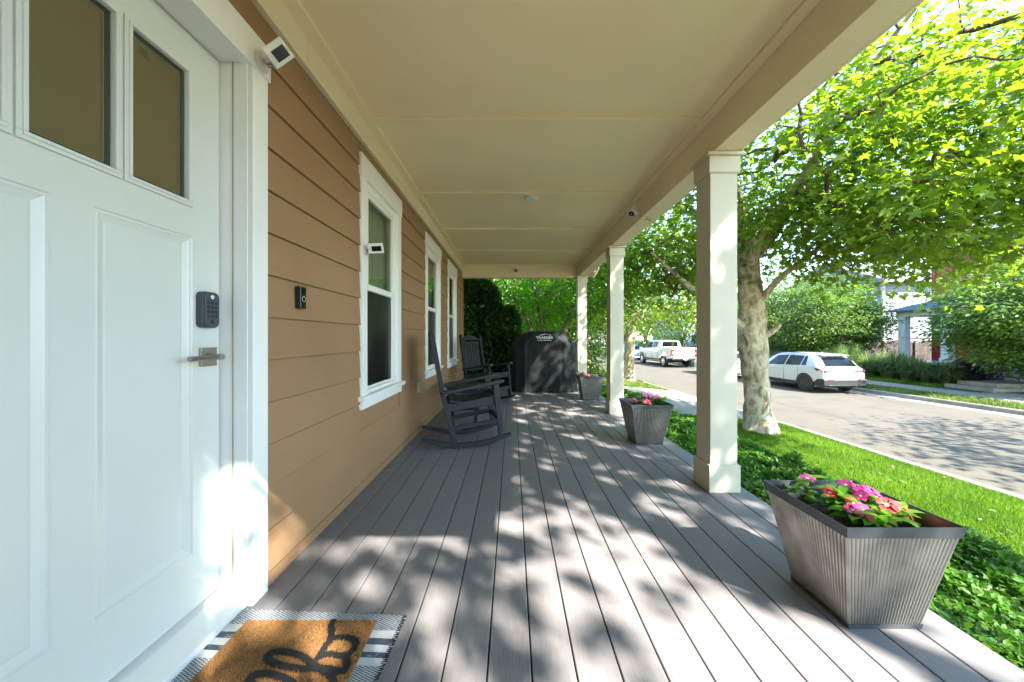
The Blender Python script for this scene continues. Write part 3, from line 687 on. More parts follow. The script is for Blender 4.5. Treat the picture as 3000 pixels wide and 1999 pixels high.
def bullet(label, base, n, body, fwd, r, Lb):
    root = empty('security_camera', label, 'camera', base, 0)
    n = Vector(n); bo = Vector(body)-Vector(base)
    Tn = n.to_track_quat('Z', 'Y').to_matrix().to_4x4()
    m = MB(); m.cyl((0, 0, 0), .034, .016, 'z', 26, T=Tn); m.cyl((0, 0, .016), .030, .006, 'z', 26, r2=.02, T=Tn); m.build('mounting_base', 'whitepl', root, bevel=.0015)
    m = MB(); m.tube([tuple(n*.015), tuple(n*.04), tuple(bo)], .012, 10); m.build('ball_joint', 'whitepl', root, smooth=True)
    f = Vector(fwd).normalized(); T = Matrix.Translation(bo) @ f.to_track_quat('Z', 'Y').to_matrix().to_4x4()
    m = MB(); m.cyl((0, 0, -Lb/2), r*.93, Lb, 'z', 28, r2=r, T=T); m.cyl((0, 0, -Lb/2-.012), r*.7, .012, 'z', 28, r2=r*.93, T=T); m.build('camera_body', 'whitepl', root, bevel=.002, auto=50)
    m = MB(); m.cyl((0, 0, Lb/2-.001), r*.74, .003, 'z', 24, T=T); fc = m.build('lens_plate', 'blkgloss', root)
    m = MB(); m.cyl((0, 0, Lb/2+.0015), r*.30, .003, 'z', 18, T=T); m.build('lens', 'chrome', fc)
    return root
bullet('white bullet camera clamped to the inner face of the front beam', (1.3525, 3.76, H+1.300), (-1, 0, 0), (1.262, 3.72, H+1.318), (-.45, -.40, -.72), .041, .095)
bullet('white round camera on the far end beam above the grill', (.083, 7.309, H+1.372), (0, -1, 0), (.083, 7.235, H+1.360), (0, -.97, -.22), .045, .07)
root = empty('hanging_camera', 'small white camera with a black face hanging below the far end beam', 'camera', (.075, 7.37, H+1.229), 0)
m = MB(); m.tube([(0, 0, 0), (0, 0, -.03), (-.01, -.01, -.05)], .006, 8); m.build('hanger', 'whitepl', root)
T = Matrix.Translation((-.022, -.02, -.085)) @ Matrix.Rotation(R(8), 4, 'Y'); m = MB(); m.box(-.028, .028, -.022, .022, -.046, .046, T); m.build('camera_body', 'whitepl', root, bevel=.006)
m = MB(); m.box(-.027, .004, -.024, -.0205, -.030, .022, T); m.build('camera_face', 'blkgloss', root, bevel=.001)
# doorbell
root = empty('doorbell', 'slim black video doorbell on the brown siding beside the door', 'doorbell', (-1.0195, 1.70, H+.189), 0)
m = MB(); m.prism([(.0, -.024), (.024, -.0225), (.026, -.020), (.026, .020), (.024, .0225), (.0, .024)], -.052, .052, 'z'); m.build('housing', 'blk', root, bevel=.002)
m = MB(); m.box(.0262, .0275, -.019, .019, -.047, .047); fp = m.build('face_plate', 'blkgloss', root, bevel=.001)
m = MB()
for i in range(24):
    a0, a1 = R(i*15), R(i*15+15)
    m.quad((.0279, .0135*math.cos(a0), -.006+.0135*math.sin(a0)), (.0279, .0135*math.cos(a1), -.006+.0135*math.sin(a1)), (.0279, .0118*math.cos(a1), -.006+.0118*math.sin(a1)), (.0279, .0118*math.cos(a0), -.006+.0118*math.sin(a0)))
m.build('button_ring', 'badge', fp)
m = MB(); m.cyl((.0275, 0, .031), .008, .0015, 'x', 18); m.build('lens', 'blkgloss', fp)
# outlet
root = empty('outdoor_outlet', 'grey weatherproof outlet box low on the siding behind the rocking chair', 'outlet', (-1.0195, 3.84, H-.535), 0)
m = MB(); m.box(0, .028, -.036, .036, -.058, .058); m.build('outlet_box', 'spacer', root, bevel=.003)
m = MB(); m.box(.028, .036, -.033, .033, -.055, -.004); m.box(.028, .036, -.033, .033, .002, .055); m.build('flip_cover', 'spacer', root, bevel=.003)
# ceiling light
root = empty('ceiling_light', 'small round white light fitting on the porch ceiling', 'ceiling light', (.205, 3.79, CB+.0195), 0)
m = MB(); m.cyl((0, 0, -.010), .060, .010, 'z', 36); m.build('shadow_ring', 'gasket', root)  # dark ring colours in the shadow edge between housing and ceiling
m = MB(); m.cyl((0, 0, -.030), .062, .020, 'z', 40, r2=.074); m.build('housing', 'whitepl', root, bevel=.003)
m = MB(); m.cyl((0, 0, -.034), .052, .004, 'z', 36, r2=.056); m.build('diffuser', 'badge', root, bevel=.001)
# small bolt on the wall edge of the deck
# hooks under the beam
for i, (x, y) in enumerate(((1.405, 3.70), (1.448, 3.73))):
    root = empty('screw_hook', ('bronze hook under the beam, the one nearer the wall' if i == 0 else 'bronze hook under the beam, the one nearer the street'), 'hook', (x, y, BZ), 0, 'pair of hooks screwed under the beam')
    m = MB(); pts = [(0, 0, .006), (0, 0, -.016)]+[(-.012+.012*math.cos(R(t)), 0, -.016-.012*math.sin(R(t))*1.1) for t in range(0, 200, 20)]; m.tube(pts, .0026, 8); m.build('hook_wire', 'metalhook', root, smooth=True)
root = empty('loose_screw', 'small silver screw lying on the deck boards beside the wall', 'screw', (-.985, 2.80, .003), .6)
m = MB(); m.cyl((0, 0, 0), .002, .022, 'x', 8); m.cyl((.022, 0, 0), .0035, .002, 'x', 10); m.build('shank', 'spacer', root)

# ================================================================ PLANTERS
def planter(label, cx, cy):
    root = empty('planter', label, 'planter', (cx, cy, .0006), 0, 'square corrugated metal planters along the porch edge')
    b, t, hz = .131, .203, .40
    def wavy(side):
        m = MB(); n = 26*8; ang = side*math.pi/2; c_, s_ = round(math.cos(ang)), round(math.sin(ang))
        za, zb = .014, .364; rows = []
        for zf, hw in ((za, b+(t-b)*za/hz-.001), (zb, b+(t-b)*zb/hz-.001)):
            r = []
            for i in range(n+1):
                u = -1+2*i/n; d = .0062*abs(math.sin(i/8*math.pi))**.8-.0062
                x, y = u*(hw-.002), -(hw+d); r.append((x*c_-y*s_, x*s_+y*c_, zf))
            rows.append(r)
        for i in range(n): m.quad(rows[0][i], rows[0][i+1], rows[1][i+1], rows[1][i])
        return m.build('side_panel', 'galv', root, smooth=True)
    for s in range(4): wavy(s)
    def ring(mb, z0, z1, o0, o1, th):
        A = [(-1, -1), (1, -1), (1, 1), (-1, 1)]
        for i in range(4):
            p, q = A[i], A[(i+1) % 4]
            P = [(p[0]*o0, p[1]*o0, z0), (q[0]*o0, q[1]*o0, z0), (q[0]*o1, q[1]*o1, z1), (p[0]*o1, p[1]*o1, z1)]
            I = [(p[0]*(o0-th), p[1]*(o0-th), z0), (q[0]*(o0-th), q[1]*(o0-th), z0), (q[0]*(o1-th), q[1]*(o1-th), z1), (p[0]*(o1-th), p[1]*(o1-th), z1)]
            mb.quad(*P); mb.quad(*I); mb.quad(P[0], P[1], I[1], I[0]); mb.quad(P[3], P[2], I[2], I[3])
    m = MB(); ring(m, .362, .400, b+(t-b)*.362/hz+.0015, t, .0045); m.build('rim', 'rim', root, bevel=.0012)
    m = MB(); ring(m, 0, .016, b, b+.0035, .006); m.build('base_band', 'rim', root, bevel=.001)
    m = MB(); ring(m, .02, .395, b-.004, t-.010, .003); m.build('inner_liner', 'rim', root)
    # corner seams
    # soil
    m = MB(); n = 14; hw = b+(t-b)*.30/hz-.008
    g = [[(-hw+2*hw*i/n, -hw+2*hw*j/n, .305+.012*mnoise.noise((i*.7+cx*9, j*.7, cy))) for i in range(n+1)] for j in range(n+1)]
    for j in range(n):
        for i in range(n): m.quad(g[j][i], g[j][i+1], g[j+1][i+1], g[j+1][i])
    m.build('soil', 'soil', root, smooth=True)
    return root
planter('nearest and largest looking corrugated metal planter, on the deck before the first column', 1.338, 1.4105)
planter('corrugated metal planter standing between the nearest column and the second column', 1.342, 3.607)
planter('farthest corrugated metal planter, beside the covered grill', 1.318, 6.06)
# flowering plants in them
def leafobj(T, name, m):
    V, F = T; me = bpy.data.meshes.new(name); me.from_pydata([tuple(v) for v in V], [], [tuple(int(i) for i in f) for f in F])
    a = me.attributes.new('tint', 'FLOAT', 'POINT'); a.data.foreach_set('value', [float(random.random())]*len(V))
    me.materials.append(M[m]); me.polygons.foreach_set('use_smooth', [True]*len(me.polygons)); return me
def vleaf():  # vinca leaf: long oval with a fold and a curve
    V = []; F = []; prof = [(0, .0), (.12, .13), (.3, .2), (.52, .225), (.75, .17), (.92, .07), (1, 0)]
    for i, (x, wd) in enumerate(prof):
        zc = .10*math.sin(x*2.6)-.22*x*x; V += [(x, -wd, zc+.05*(wd/.2)), (x, 0, zc), (x, wd, zc+.05*(wd/.2))]
    for i in range(len(prof)-1):
        k = i*3; F += [(k, k+3, k+4, k+1), (k+1, k+4, k+5, k+2)]
    return V, F
VL = [leafobj(vleaf(), 'leaf', 'flower_leaf') for _ in range(6)]
for me in VL[:]: pass
def petalmesh(m):
    V = [(0, 0, 0), (.30, -.10, .02), (.62, -.36, .03), (.90, -.33, 0), (1.0, -.10, -.05), (1.0, .12, -.05), (.88, .34, 0), (.60, .34, .03), (.30, .10, .02), (.62, 0, .05)]
    F = [(0, 1, 9), (1, 2, 9), (2, 3, 9), (3, 4, 9), (4, 5, 9), (5, 6, 9), (6, 7, 9), (7, 8, 9), (8, 0, 9)]
    me = bpy.data.meshes.new('petal'); me.from_pydata(V, [], F); me.materials.append(M[m]); me.polygons.foreach_set('use_smooth', [True]*len(F)); return me
PET = {'pink': petalmesh('pink'), 'red': petalmesh('red')}
def link(name, me, parent): o = bpy.data.objects.new(name, me); COL.objects.link(o); o.parent = parent; return o
def orient(loc, d, n, s):
    d = Vector(d).normalized(); n = Vector(n); n = (n-d*n.dot(d)).normalized(); y = n.cross(d)
    return Matrix.Translation(loc) @ Matrix((d*s, y*s, n*s)).transposed().to_4x4()
def flower(parent, p, nrm_, size, col):
    size *= 1.22
    n = Vector(nrm_).normalized(); t = n.orthogonal().normalized()
    m = MB(); T = Matrix.Translation(p) @ n.to_track_quat('Z', 'Y').to_matrix().to_4x4(); m.cyl((0, 0, -.001), size*.10, .003, 'z', 8, T=T); f = m.build('flower', 'petalc', parent)
    for i in range(5):
        a = 2*math.pi*i/5+random.random()*.2; d = Matrix.Rotation(a, 3, n) @ t
        o = link('petal', PET[col], f); o.matrix_local = orient(p, d+n*.12, n, size*.5*random.uniform(.95, 1.06))
def vinca(label, x, y, hgt, lean, flowers, seed, nl=16, sc=1.0, joined=False):
    random.seed(seed); z0 = .325; hgt *= .72; nl = int(nl*1.7); flowers = [(a, b, c*.66, d, e, f, g, h) for a, b, c, d, e, f, g, h in flowers]
    root = empty('flowering_plant', label, 'flowering plant', (x, y, z0), 0, 'bedding plants in the metal planters')
    stems = MB(); V = []; T_ = []
    leafT = []
    ns = max(3, nl//9)
    for s in range(ns):
        a = random.uniform(0, 6.28); rr = random.uniform(.03, .075)*sc
        top = Vector((lean[0]+math.cos(a)*rr, lean[1]+math.sin(a)*rr, hgt*random.uniform(.75, 1.0))); mid = Vector((top.x*.35, top.y*.35, top.z*.55))
        pts = [(0, 0, -.005), tuple(mid), tuple(top)]; stems.tube(pts, [.0028, .0024, .0018], 6)
        for j in range(nl//ns):
            f = .30+.72*j/(nl//ns); c = mid.lerp(top, min(1, max(0, (f-.4)/.6))) if f > .4 else Vector((0, 0, 0)).lerp(mid, f/.4)
            ang = j*2.4+random.random()*.5; up = .15+.55*(f-.3)+random.uniform(-.2, .2)
            d = Vector((math.cos(ang), math.sin(ang), up)); leafT.append(orient(c, d, (-.3*math.cos(ang), -.3*math.sin(ang), 1), sc*random.uniform(.060, .088)))
    stems.build('stem', 'stem', root, smooth=True)
    if joined:
        vv, ff = vleaf(); vv = np.array(vv); VV = []; FF = []; TT = []
        for i, m4 in enumerate(leafT):
            A = np.array(m4); VV.append(vv @ A[:3, :3].T + A[:3, 3]); FF.append(np.array(ff)+i*len(vv)); TT.append(np.full(len(vv), random.random()))
        npmesh('foliage', np.concatenate(VV), np.concatenate(FF), 'flower_leaf', root, np.concatenate(TT), True)
    else:
        for m4 in leafT: o = link('leaf', random.choice(VL), root); o.matrix_local = m4
    for (fx, fy, fz, nx, ny, nz, size, col) in flowers:
        p = Vector((fx, fy, fz)); flower(root, p, (nx, ny, nz), size, col)
        st = MB(); st.tube([(fx*.5, fy*.5, fz*.55), (fx*.9, fy*.9, fz*.85), tuple(p)], .0015, 5); st.build('stem', 'stem', root)
    return root
P1 = (1.338, 1.4105)
vinca('tall thin plant with one small magenta flower, back left in the nearest planter', P1[0]-.095, P1[1]+.085, .165, (.0, .02), [(.012, .02, .185, -.1, -.3, 1, .045, 'pink')], 1, 12)
vinca('plant with a cluster of red flowers leaning left, in the nearest planter', P1[0]-.068, P1[1]+.02, .15, (0, .0), [(.005, .0, .150, -.2, -.5, .8, .042, 'red'), (.028, .01, .145, .4, -.4, .8, .040, 'red'), (.035, -.005, .138, .8, -.5, .5, .036, 'red')], 2, 18)
vinca('plant with a tilted magenta flower, at the back of the nearest planter', P1[0]+.045, P1[1]+.075, .13, (.01, .0), [(.006, .0, .160, -.4, -.6, .7, .045, 'pink'), (.032, -.012, .150, .6, -.6, .5, .05, 'pink')], 3, 14)
vinca('low plant with the largest magenta flower, at the front of the nearest planter', P1[0]-.035, P1[1]-.075, .085, (-.0, -.02), [(.006, -.01, .112, -.05, -.55, .85, .056, 'pink'), (-.022, .005, .112, -.3, -.3, .9, .042, 'pink'), (.004, .03, .128, -.1, -.6, .8, .045, 'red')], 4, 20, 1.15)
vinca('plant with broad red flowers, right of centre in the nearest planter', P1[0]+.085, P1[1]-.055, .10, (.0, .0), [(-.010, -.01, .135, -.2, -.6, .8, .054, 'red'), (.024, -.02, .122, .3, -.6, .7, .056, 'red'), (.052, -.03, .100, .6, -.6, .4, .042, 'red')], 5, 18, 1.05)
vinca('plant topped by bunched magenta flowers, at the right of the nearest planter', P1[0]+.085, P1[1]+.02, .12, (.0, .0), [(-.018, .0, .150, -.3, -.5, .8, .050, 'pink'), (.012, .0, .158, .2, -.5, .85, .048, 'pink'), (.038, -.006, .142, .5, -.5, .7, .044, 'pink'), (-.04, -.015, .14, -.6, -.5, .7, .036, 'pink')], 6, 14)
for i, (dx, dy, h_, col, t) in enumerate(((-.12, .0, .11, 'pink', 'low bushy plant with a flat magenta flower, left in the middle planter'), (.0, -.04, .10, 'pink', 'leafy plant with pink flowers, centre of the middle planter'),
        (.045, .06, .17, 'pink', 'taller plant with dark pink flowers, behind the centre of the middle planter'), (.125, .01, .16, 'pink', 'upright plant with pink flowers, at the right rim of the middle planter'))):
    vinca(t, 1.342+dx, 3.607+dy, h_, (0, 0), [(-.01, -.01, h_+.02, -.3, -.6, .7, .045, col), (.02, 0, h_+.03, .4, -.5, .8, .045, col), (.03, -.02, h_+.005, .5, -.7, .4, .04, 'red' if i == 1 else col)], 20+i, 20, 1.0, True)
for i, (dx, dy, h_, col, t) in enumerate(((-.11, .03, .16, 'pink', 'lanky plant with drooping pink buds, left in the farthest planter'), (-.05, -.04, .11, 'pink', 'plant with magenta flowers, left of centre in the farthest planter'),
        (.03, .0, .09, 'red', 'plant with small scarlet flowers, right of centre in the farthest planter'), (.11, .02, .06, None, 'low green plant without flowers, at the right of the farthest planter'))):
    fl = [] if col is None else [(-.01, -.01, h_+.02, -.3, -.6, .7, .042, col), (.025, -.01, h_+.01, .4, -.6, .7, .045, col)]
    vinca(t, 1.318+dx, 6.06+dy, h_, (0, 0), fl, 40+i, 18, 1.0, True)

# ================================================================ ROCKING CHAIRS, TABLE
def chair(label, x, y, yaw):
    """local x: the way the chair faces; y: across. Tipped slightly back on its rockers."""
    root = empty('rocking_chair', label, 'rocking chair', (x, y, .001), yaw, 'black slatted porch rocking chairs')
    TH = .036
    def bars(name, specs, bev=.004):
        for p, q, wd, th in specs: MB().bar(p, q, wd, th).build(name, 'chair', root, bevel=bev)
    # rockers: curved
    for s in (-.25, .25):
        m = MB(); n = 18; P = []
        for i in range(n+1):
            t = -1+2*i/n; xx = .425*t; zz = .005+.085*abs(t)**2.1+(.006 if t > 0 else 0)*t; P.append((xx, zz))
        prof = P+[(a*(.985), b+(.044 if 1 < i < n-1 else .030)) for i, (a, b) in reversed(list(enumerate(P)))]
        m.prism(prof, s-TH/2, s+TH/2, 'y'); m.build('rocker', 'chair', root, bevel=.004)
        # rear post in two legs (slightly kinked) ; front leg ; arm
        TT = .034
        m = MB(); prof = [(-.147, .048), (-.090, .048), (-.205, .50), (-.305, 1.075), (-.325, 1.092), (-.349, 1.085), (-.352, 1.065), (-.252, .50)]
        m.prism(prof, s*.93-TT/2, s*.93+TT/2, 'y'); m.build('back_post', 'chair', root, bevel=.004)
        m = MB(); m.prism([(.305, .080), (.352, .085), (.300, .615), (.240, .610)], s*1.0-TT/2, s*1.0+TT/2, 'y'); m.build('leg', 'chair', root, bevel=.004)
        m = MB(); m.prism([(-.235, .512), (.335, .612), (.345, .622), (.335, .640), (.31, .642), (-.240, .540)], s*1.04-.042, s*1.04+.042, 'y'); m.build('arm', 'chair', root, bevel=.005)
        m = MB(); m.prism([(-.180, .342), (.290, .405), (.292, .488), (.10, .455), (-.10, .420), (-.202, .420)], s*.88-.016, s*.88+.016, 'y'); m.build('seat_rail', 'chair', root, bevel=.003)
        bars('side_stretcher', [((-.125, s*.93, .185), (.318, s*.99, .245), .026, .042)])
    bars('front_stretcher', [((.318, -.235, .235), (.318, .235, .235), .026, .045)])
    bars('front_rail', [((.292, -.24, .445), (.292, .24, .445), .026, .085)])
    bars('rear_stretcher', [((-.125, -.22, .165), (-.125, .22, .165), .026, .04)])
    # seat slats, dished
    Zs = lambda t: .468-.050*math.sin(math.pi*min(1, (1-t)*1.05))*1.0-.035*(1-t)
    for i in range(7):
        t0 = i/7; t1 = (i+.93)/7; xa, xb = -.165+.49*t0, -.165+.49*t1
        m = MB(); m.prism([(xa, Zs(t0)), (xb, Zs(t1)), (xb, Zs(t1)+.020), (xa, Zs(t0)+.020)], -.235, .235, 'y'); m.build('seat_slat', 'chair', root, bevel=.003)
    # back: lower rail, cross rail, five slats, arched crest
    def bx(z): return -.232-(z-.50)*.184   # front face of the back at height z
    def brd(name, z0, z1, y0, y1, th=.022):
        m = MB(); m.prism([(bx(z0), z0), (bx(z1), z1), (bx(z1)-th, z1), (bx(z0)-th, z0)], y0, y1, 'y'); return m.build(name, 'chair', root, bevel=.003)
    brd('back_rail', .500, .545, -.216, .216); brd('back_rail', .940, .972, -.216, .216)
    for i in range(5): c = -.144+.072*i; brd('back_slat', .5455, .9395, c-.028, c+.028, .018)
    m = MB(); n = 14; P = [(-.214+.428*i/n, 1.025+.058*math.sin(math.pi*i/n)) for i in range(n+1)]
    lo = [(p[0], 1.0) for p in reversed(P)]; pr = P+lo
    k0 = len(m.v); N_ = len(pr); m.v += [(bx(z), yy, z) for yy, z in pr]+[(bx(z)-.022, yy, z) for yy, z in pr]
    for i in range(N_): j = (i+1) % N_; m.f.append((i, j, N_+j, N_+i)); m.mi.append(0)
    m.f += [tuple(range(N_)), tuple(reversed(range(N_, 2*N_)))]; m.mi += [0, 0]; m.build('crest_rail', 'chair', root, bevel=.003)
    for s in (-1, 1):
        m = MB(); m.cyl((.345, s*.262-.012, .627), .006, .003, 'x', 10); m.cyl((.345, s*.262+.012, .627), .006, .003, 'x', 10); m.build('arm_bolt', 'spacer', root)
    return root
chair('nearest black rocking chair, seen side on beside the wall', -.478, 3.62, R(13))
chair('black rocking chair with its slatted back showing, farther down the porch by the hedge', -.44, 5.845, R(-36))
root = empty('side_table', 'small black slatted side table between the two rocking chairs', 'side table', (-.62, 4.58, .001), R(3))
for i in range(5): c = -.165+.0825*i; MB().box(c-.0385, c+.0385, -.24, .24, .425, .445).build('table_slat', 'chair', root, bevel=.003)
for sx in (-1, 1):
    MB().box(sx*.165-.013, sx*.165+.013, -.20, .20, .365, .424).build('apron', 'chair', root, bevel=.003)
    for sy in (-1, 1): MB().box(sx*.165-.02, sx*.165+.02, sy*.205-.018, sy*.205+.018, 0, .4245).build('leg', 'chair', root, bevel=.003)
for sy in (-1, 1): MB().box(-.144, .144, sy*.205-.011, sy*.205+.011, .365, .4245).build('apron', 'chair', root, bevel=.003)
MB().box(-.20, .20, -.02, .02, .11, .14).build('stretcher', 'chair', root, bevel=.003)

# ================================================================ COVERED GRILL
gr = empty('covered_grill', 'barbecue grill under a fitted black cover at the far end of the porch', 'grill', (.615, 7.0, .001), 0)
def cover():
    # rings from hem to top: half width, front y, back y, height, squareness
    rings = [(.660, -.285, .275, .004, 3.0), (.655, -.28, .275, .05, 3.0), (.640, -.27, .27, .30, 3.2), (.630, -.265, .27, .60, 3.4), (.625, -.262, .27, .80, 3.8), (.622, -.260, .27, .900, 4.2), (.610, -.252, .262, .925, 4.2),
             (.53, -.225, .235, 1.01, 3.8), (.44, -.195, .20, 1.085, 3.6), (.355, -.165, .17, 1.148, 3.4), (.335, -.15, .16, 1.160, 3.4), (.20, -.08, .10, 1.166, 3)]
    n = 160; V = []; F = []
    for ri, (hw, yf, yb, z, e) in enumerate(rings):
        for i in range(n):
            a = 2*math.pi*i/n; c, s_ = math.cos(a), math.sin(a)
            x = hw*math.copysign(abs(c)**(2/e), c); y = (yb if s_ > 0 else -yf)*math.copysign(abs(s_)**(2/e), s_)
            zf = 1-z/1.2
            amp = .014*zf+.004
            fold = amp*(math.sin(a*9+1.3*math.sin(a*3))*.6+math.sin(a*23+z*3)*.25*zf+mnoise.noise((x*3, y*3, z*2.5))*1.1)
            for xs in (-.335, .335):                       # vertical seams with a shallow pleat
                if s_ < 0: fold -= .016*math.exp(-((x-xs)/.018)**2)*(1 if z < 1.1 else .3); fold += .010*math.exp(-((x-xs*1.07)/.03)**2)
            nx, ny = c, s_; l = math.hypot(nx, ny)
            zz = z+(.006*math.sin(a*7) if ri == 0 else 0)+(.010*mnoise.noise((x*4, y*4, 9)) if z > .9 else 0)
            V.append((x+nx*fold, y+ny*fold, max(.002, zz)))
    for r_ in range(len(rings)-1):
        for i in range(n): F.append((r_*n+i, r_*n+(i+1) % n, (r_+1)*n+(i+1) % n, (r_+1)*n+i))
    V.append((0, 0, 1.168)); k = len(V)-1; b_ = (len(rings)-1)*n
    for i in range(n): F.append((b_+i, b_+(i+1) % n, k))
    me = bpy.data.meshes.new('fabric_cover'); me.from_pydata(V, [], F); me.materials.append(M['cover']); me.polygons.foreach_set('use_smooth', [True]*len(F))
    o = bpy.data.objects.new('fabric_cover', me); COL.objects.link(o); o.parent = gr
    sb = o.modifiers.new('sub', 'SUBSURF'); sb.levels = 1; sb.render_levels = 1
cover()
# lettering printed on the sloped shoulder
LT = Matrix.Translation((-.015, -.205, 1.066)) @ Matrix.Rotation(R(48), 4, 'X')
t = text('TRAEGER', .070, 'badge', gr, (0, 0, 0), (0, 0, 0), 'lettering', .0015, 1, .0010); t.matrix_local = Matrix.Translation((-.0, -.268, 1.040)) @ Matrix.Rotation(R(72), 4, 'X') @ Matrix.Diagonal((1.1, .85, 1, 1))
t = text('WOOD FIRED GRILLS', .022, 'badge', gr, (0, 0, 0), (0, 0, 0), 'small_lettering', .0015, 1, .0004); t.matrix_local = Matrix.Translation((-.0, -.279, .992)) @ Matrix.Rotation(R(72), 4, 'X') @ Matrix.Diagonal((1.25, 1, 1, 1))
m = MB(); TT = Matrix.Translation((0, -.262, 1.083)) @ Matrix.Rotation(R(72), 4, 'X')
for poly in (((-.12, 0), (-.06, .012), (-.02, .022), (.01, .034), (.02, .026), (-.01, .014), (-.05, .004)), ((.025, .032), (.06, .018), (.085, .006), (.05, .014)), ((.093, 0), (.1, .030), (.107, 0)), ((.112, 0), (.118, .022), (.124, 0))):
    m.prism([(a, b) for a, b in poly], 0, .0015, 'z', T=TT)
m.build('mountain_emblem', 'badge', gr)

# ================================================================ RUG AND MAT
rug = empty('striped_rug', 'blue grey and white striped woven rug at the door threshold', 'rug', (-1.026, 1.366, .0015), R(-3))
m = MB(); nx, ny = 60, 100; g = []
random.seed(3)
for j in range(ny+1):
    row = []
    for i in range(nx+1):
        x = .628*i/nx; y = -1.02*j/ny
        if i == nx: x += .004*math.sin(j*2.1)+random.uniform(-.0015, .0015)
        if i == 0: x -= .003*math.sin(j*2.3)
        if j == 0: y += random.uniform(-.002, .002)
        row.append((x, y, .005+.0012*mnoise.noise((x*14, y*14, 0))))
    g.append(row)
for j in range(ny):
    for i in range(nx): m.quad(g[j][i], g[j+1][i], g[j+1][i+1], g[j][i+1])
for row in (g[0], g[-1]):
    for a, b in zip(row, row[1:]): m.quad(a, b, (b[0], b[1], 0), (a[0], a[1], 0))
for c_ in (0, -1):
    for a, b in zip(g, g[1:]): m.quad(a[c_], b[c_], (b[c_][0], b[c_][1], 0), (a[c_][0], a[c_][1], 0))
m.build('woven_body', 'rug', rug)
m = MB()
for j in range(0, 68):                                        # looped selvedge stitches on the edge
    y = -.008-.015*j; m.tube([(.619, y-.004, .004), (.632, y-.001, .006), (.634, y+.004, .005), (.620, y+.006, .004)], .0022, 5)
s_ = m.build('selvedge_stitching', 'blk', rug); s_['kind'] = 'stuff'
mx0, mx1, my0, my1 = -.966, -.4935, .54, 1.302
mat_ = empty('doormat', 'brown coir doormat with hello in black script, lying on the striped rug', 'doormat', ((mx0+mx1)/2, (my0+my1)/2, .0078), 0)
cx, cy = (mx0+mx1)/2, (my0+my1)/2
STR = []
l2 = [(-.543, 1.155), (-.523, 1.131), (-.517, 1.105), (-.545, 1.102), (-.581, 1.110), (-.646, 1.108), (-.729, 1.121), (-.784, 1.144), (-.789, 1.165), (-.744, 1.169), (-.678, 1.151), (-.628, 1.124), (-.591, 1.105), (-.552, 1.086), (-.525, 1.055)]
STR.append([(-.624, 1.144), (-.623, 1.176), (-.618, 1.215), (-.593, 1.225), (-.551, 1.221), (-.527, 1.202), (-.526, 1.173), (-.543, 1.155), (-.60, 1.160), (-.624, 1.146)])
STR.append([(-.618, 1.205), (-.627, 1.241), (-.644, 1.272), (-.650, 1.300)])
STR.append(l2)
STR.append([(x, y-.078) for x, y in l2[4:]]+[(-.525, .96)])
STR.append([(-.525, .977), (-.545, .955), (-.60, .965), (-.645, .945), (-.640, .905), (-.590, .895), (-.535, .92), (-.522, .90), (-.540, .86)])
STR.append([(-.540, .86), (-.60, .845), (-.640, .825), (-.62, .80), (-.53, .79), (-.78, .81), (-.80, .78), (-.77, .755), (-.53, .765), (-.57, .70)])
def smooth(pts, n=8):
    o = []
    for i in range(len(pts)-1):
        p0 = pts[max(i-1, 0)]; p1 = pts[i]; p2 = pts[i+1]; p3 = pts[min(i+2, len(pts)-1)]
        for k in range(n):
            t = k/n; o.append(tuple(.5*((2*p1[a])+(-p0[a]+p2[a])*t+(2*p0[a]-5*p1[a]+4*p2[a]-p3[a])*t*t+(-p0[a]+3*p1[a]-3*p2[a]+p3[a])*t**3) for a in (0, 1)))
    return o+[pts[-1]]
PTS = np.array([p for s_ in STR for p in smooth(s_)])
def ink(x, y, wd=.0125):
    d = np.sqrt(((PTS[None, :, 0]-x[:, None])**2+(PTS[None, :, 1]-y[:, None])**2).min(1)); return d < wd
m = MB()
for s_ in STR:
    q_ = smooth(s_, 6)
    for a_, b_ in zip(q_, q_[1:]):
        d_ = Vector((b_[0]-a_[0], b_[1]-a_[1], 0)); 
        if d_.length < 1e-5: continue
        d_.normalize(); p_ = Vector((-d_.y, d_.x, 0))*.0098; e_ = d_*.004
        A_, B_ = Vector((a_[0]-cx, a_[1]-cy, .0085)), Vector((b_[0]-cx, b_[1]-cy, .0085))
        zz_ = Vector((0, 0, 1.2e-5*len(m.f))); m.quad(A_-p_-e_+zz_, B_-p_+e_+zz_, B_+p_+e_+zz_, A_+p_-e_+zz_)
pm = m.build('hello_script', mat('black_print', (.012, .012, .013), .9), mat_); pm['kind'] = 'stuff'
MB().box(mx0-cx, mx1-cx, my0-cy, my1-cy, 0, .006).build('mat_backing', mat('coir_backing', (.20, .10, .035), .9), mat_)
nb = 70000
bxy = np.stack([RNG.uniform(mx0+.001, mx1-.001, nb), RNG.uniform(my0, my1, nb)], 1)
# keep the bristles nearest the view denser
blk = np.concatenate([ink(bxy[i:i+2000, 0], bxy[i:i+2000, 1]) for i in range(0, nb, 2000)])
tint = np.where(blk, RNG.uniform(0, .12, nb), np.clip(RNG.normal(.82, .12, nb), .55, 1))
P = np.stack([bxy[:, 0]-cx, bxy[:, 1]-cy, np.full(nb, .005)], 1)
D = np.stack([RNG.normal(0, .75, nb), RNG.normal(0, .75, nb), np.ones(nb)*.8], 1)
V_, F_, t_ = scatter((np.array([(0, -.09, 0), (0, .09, 0), (1, 0, 0)], float), np.array([(0, 1, 2)])), P, D, rnd3(nb), RNG.uniform(.006, .011, nb), tint)
o = npmesh('coir_bristles', V_, F_, 'coir', mat_, t_); o['kind'] = 'stuff'

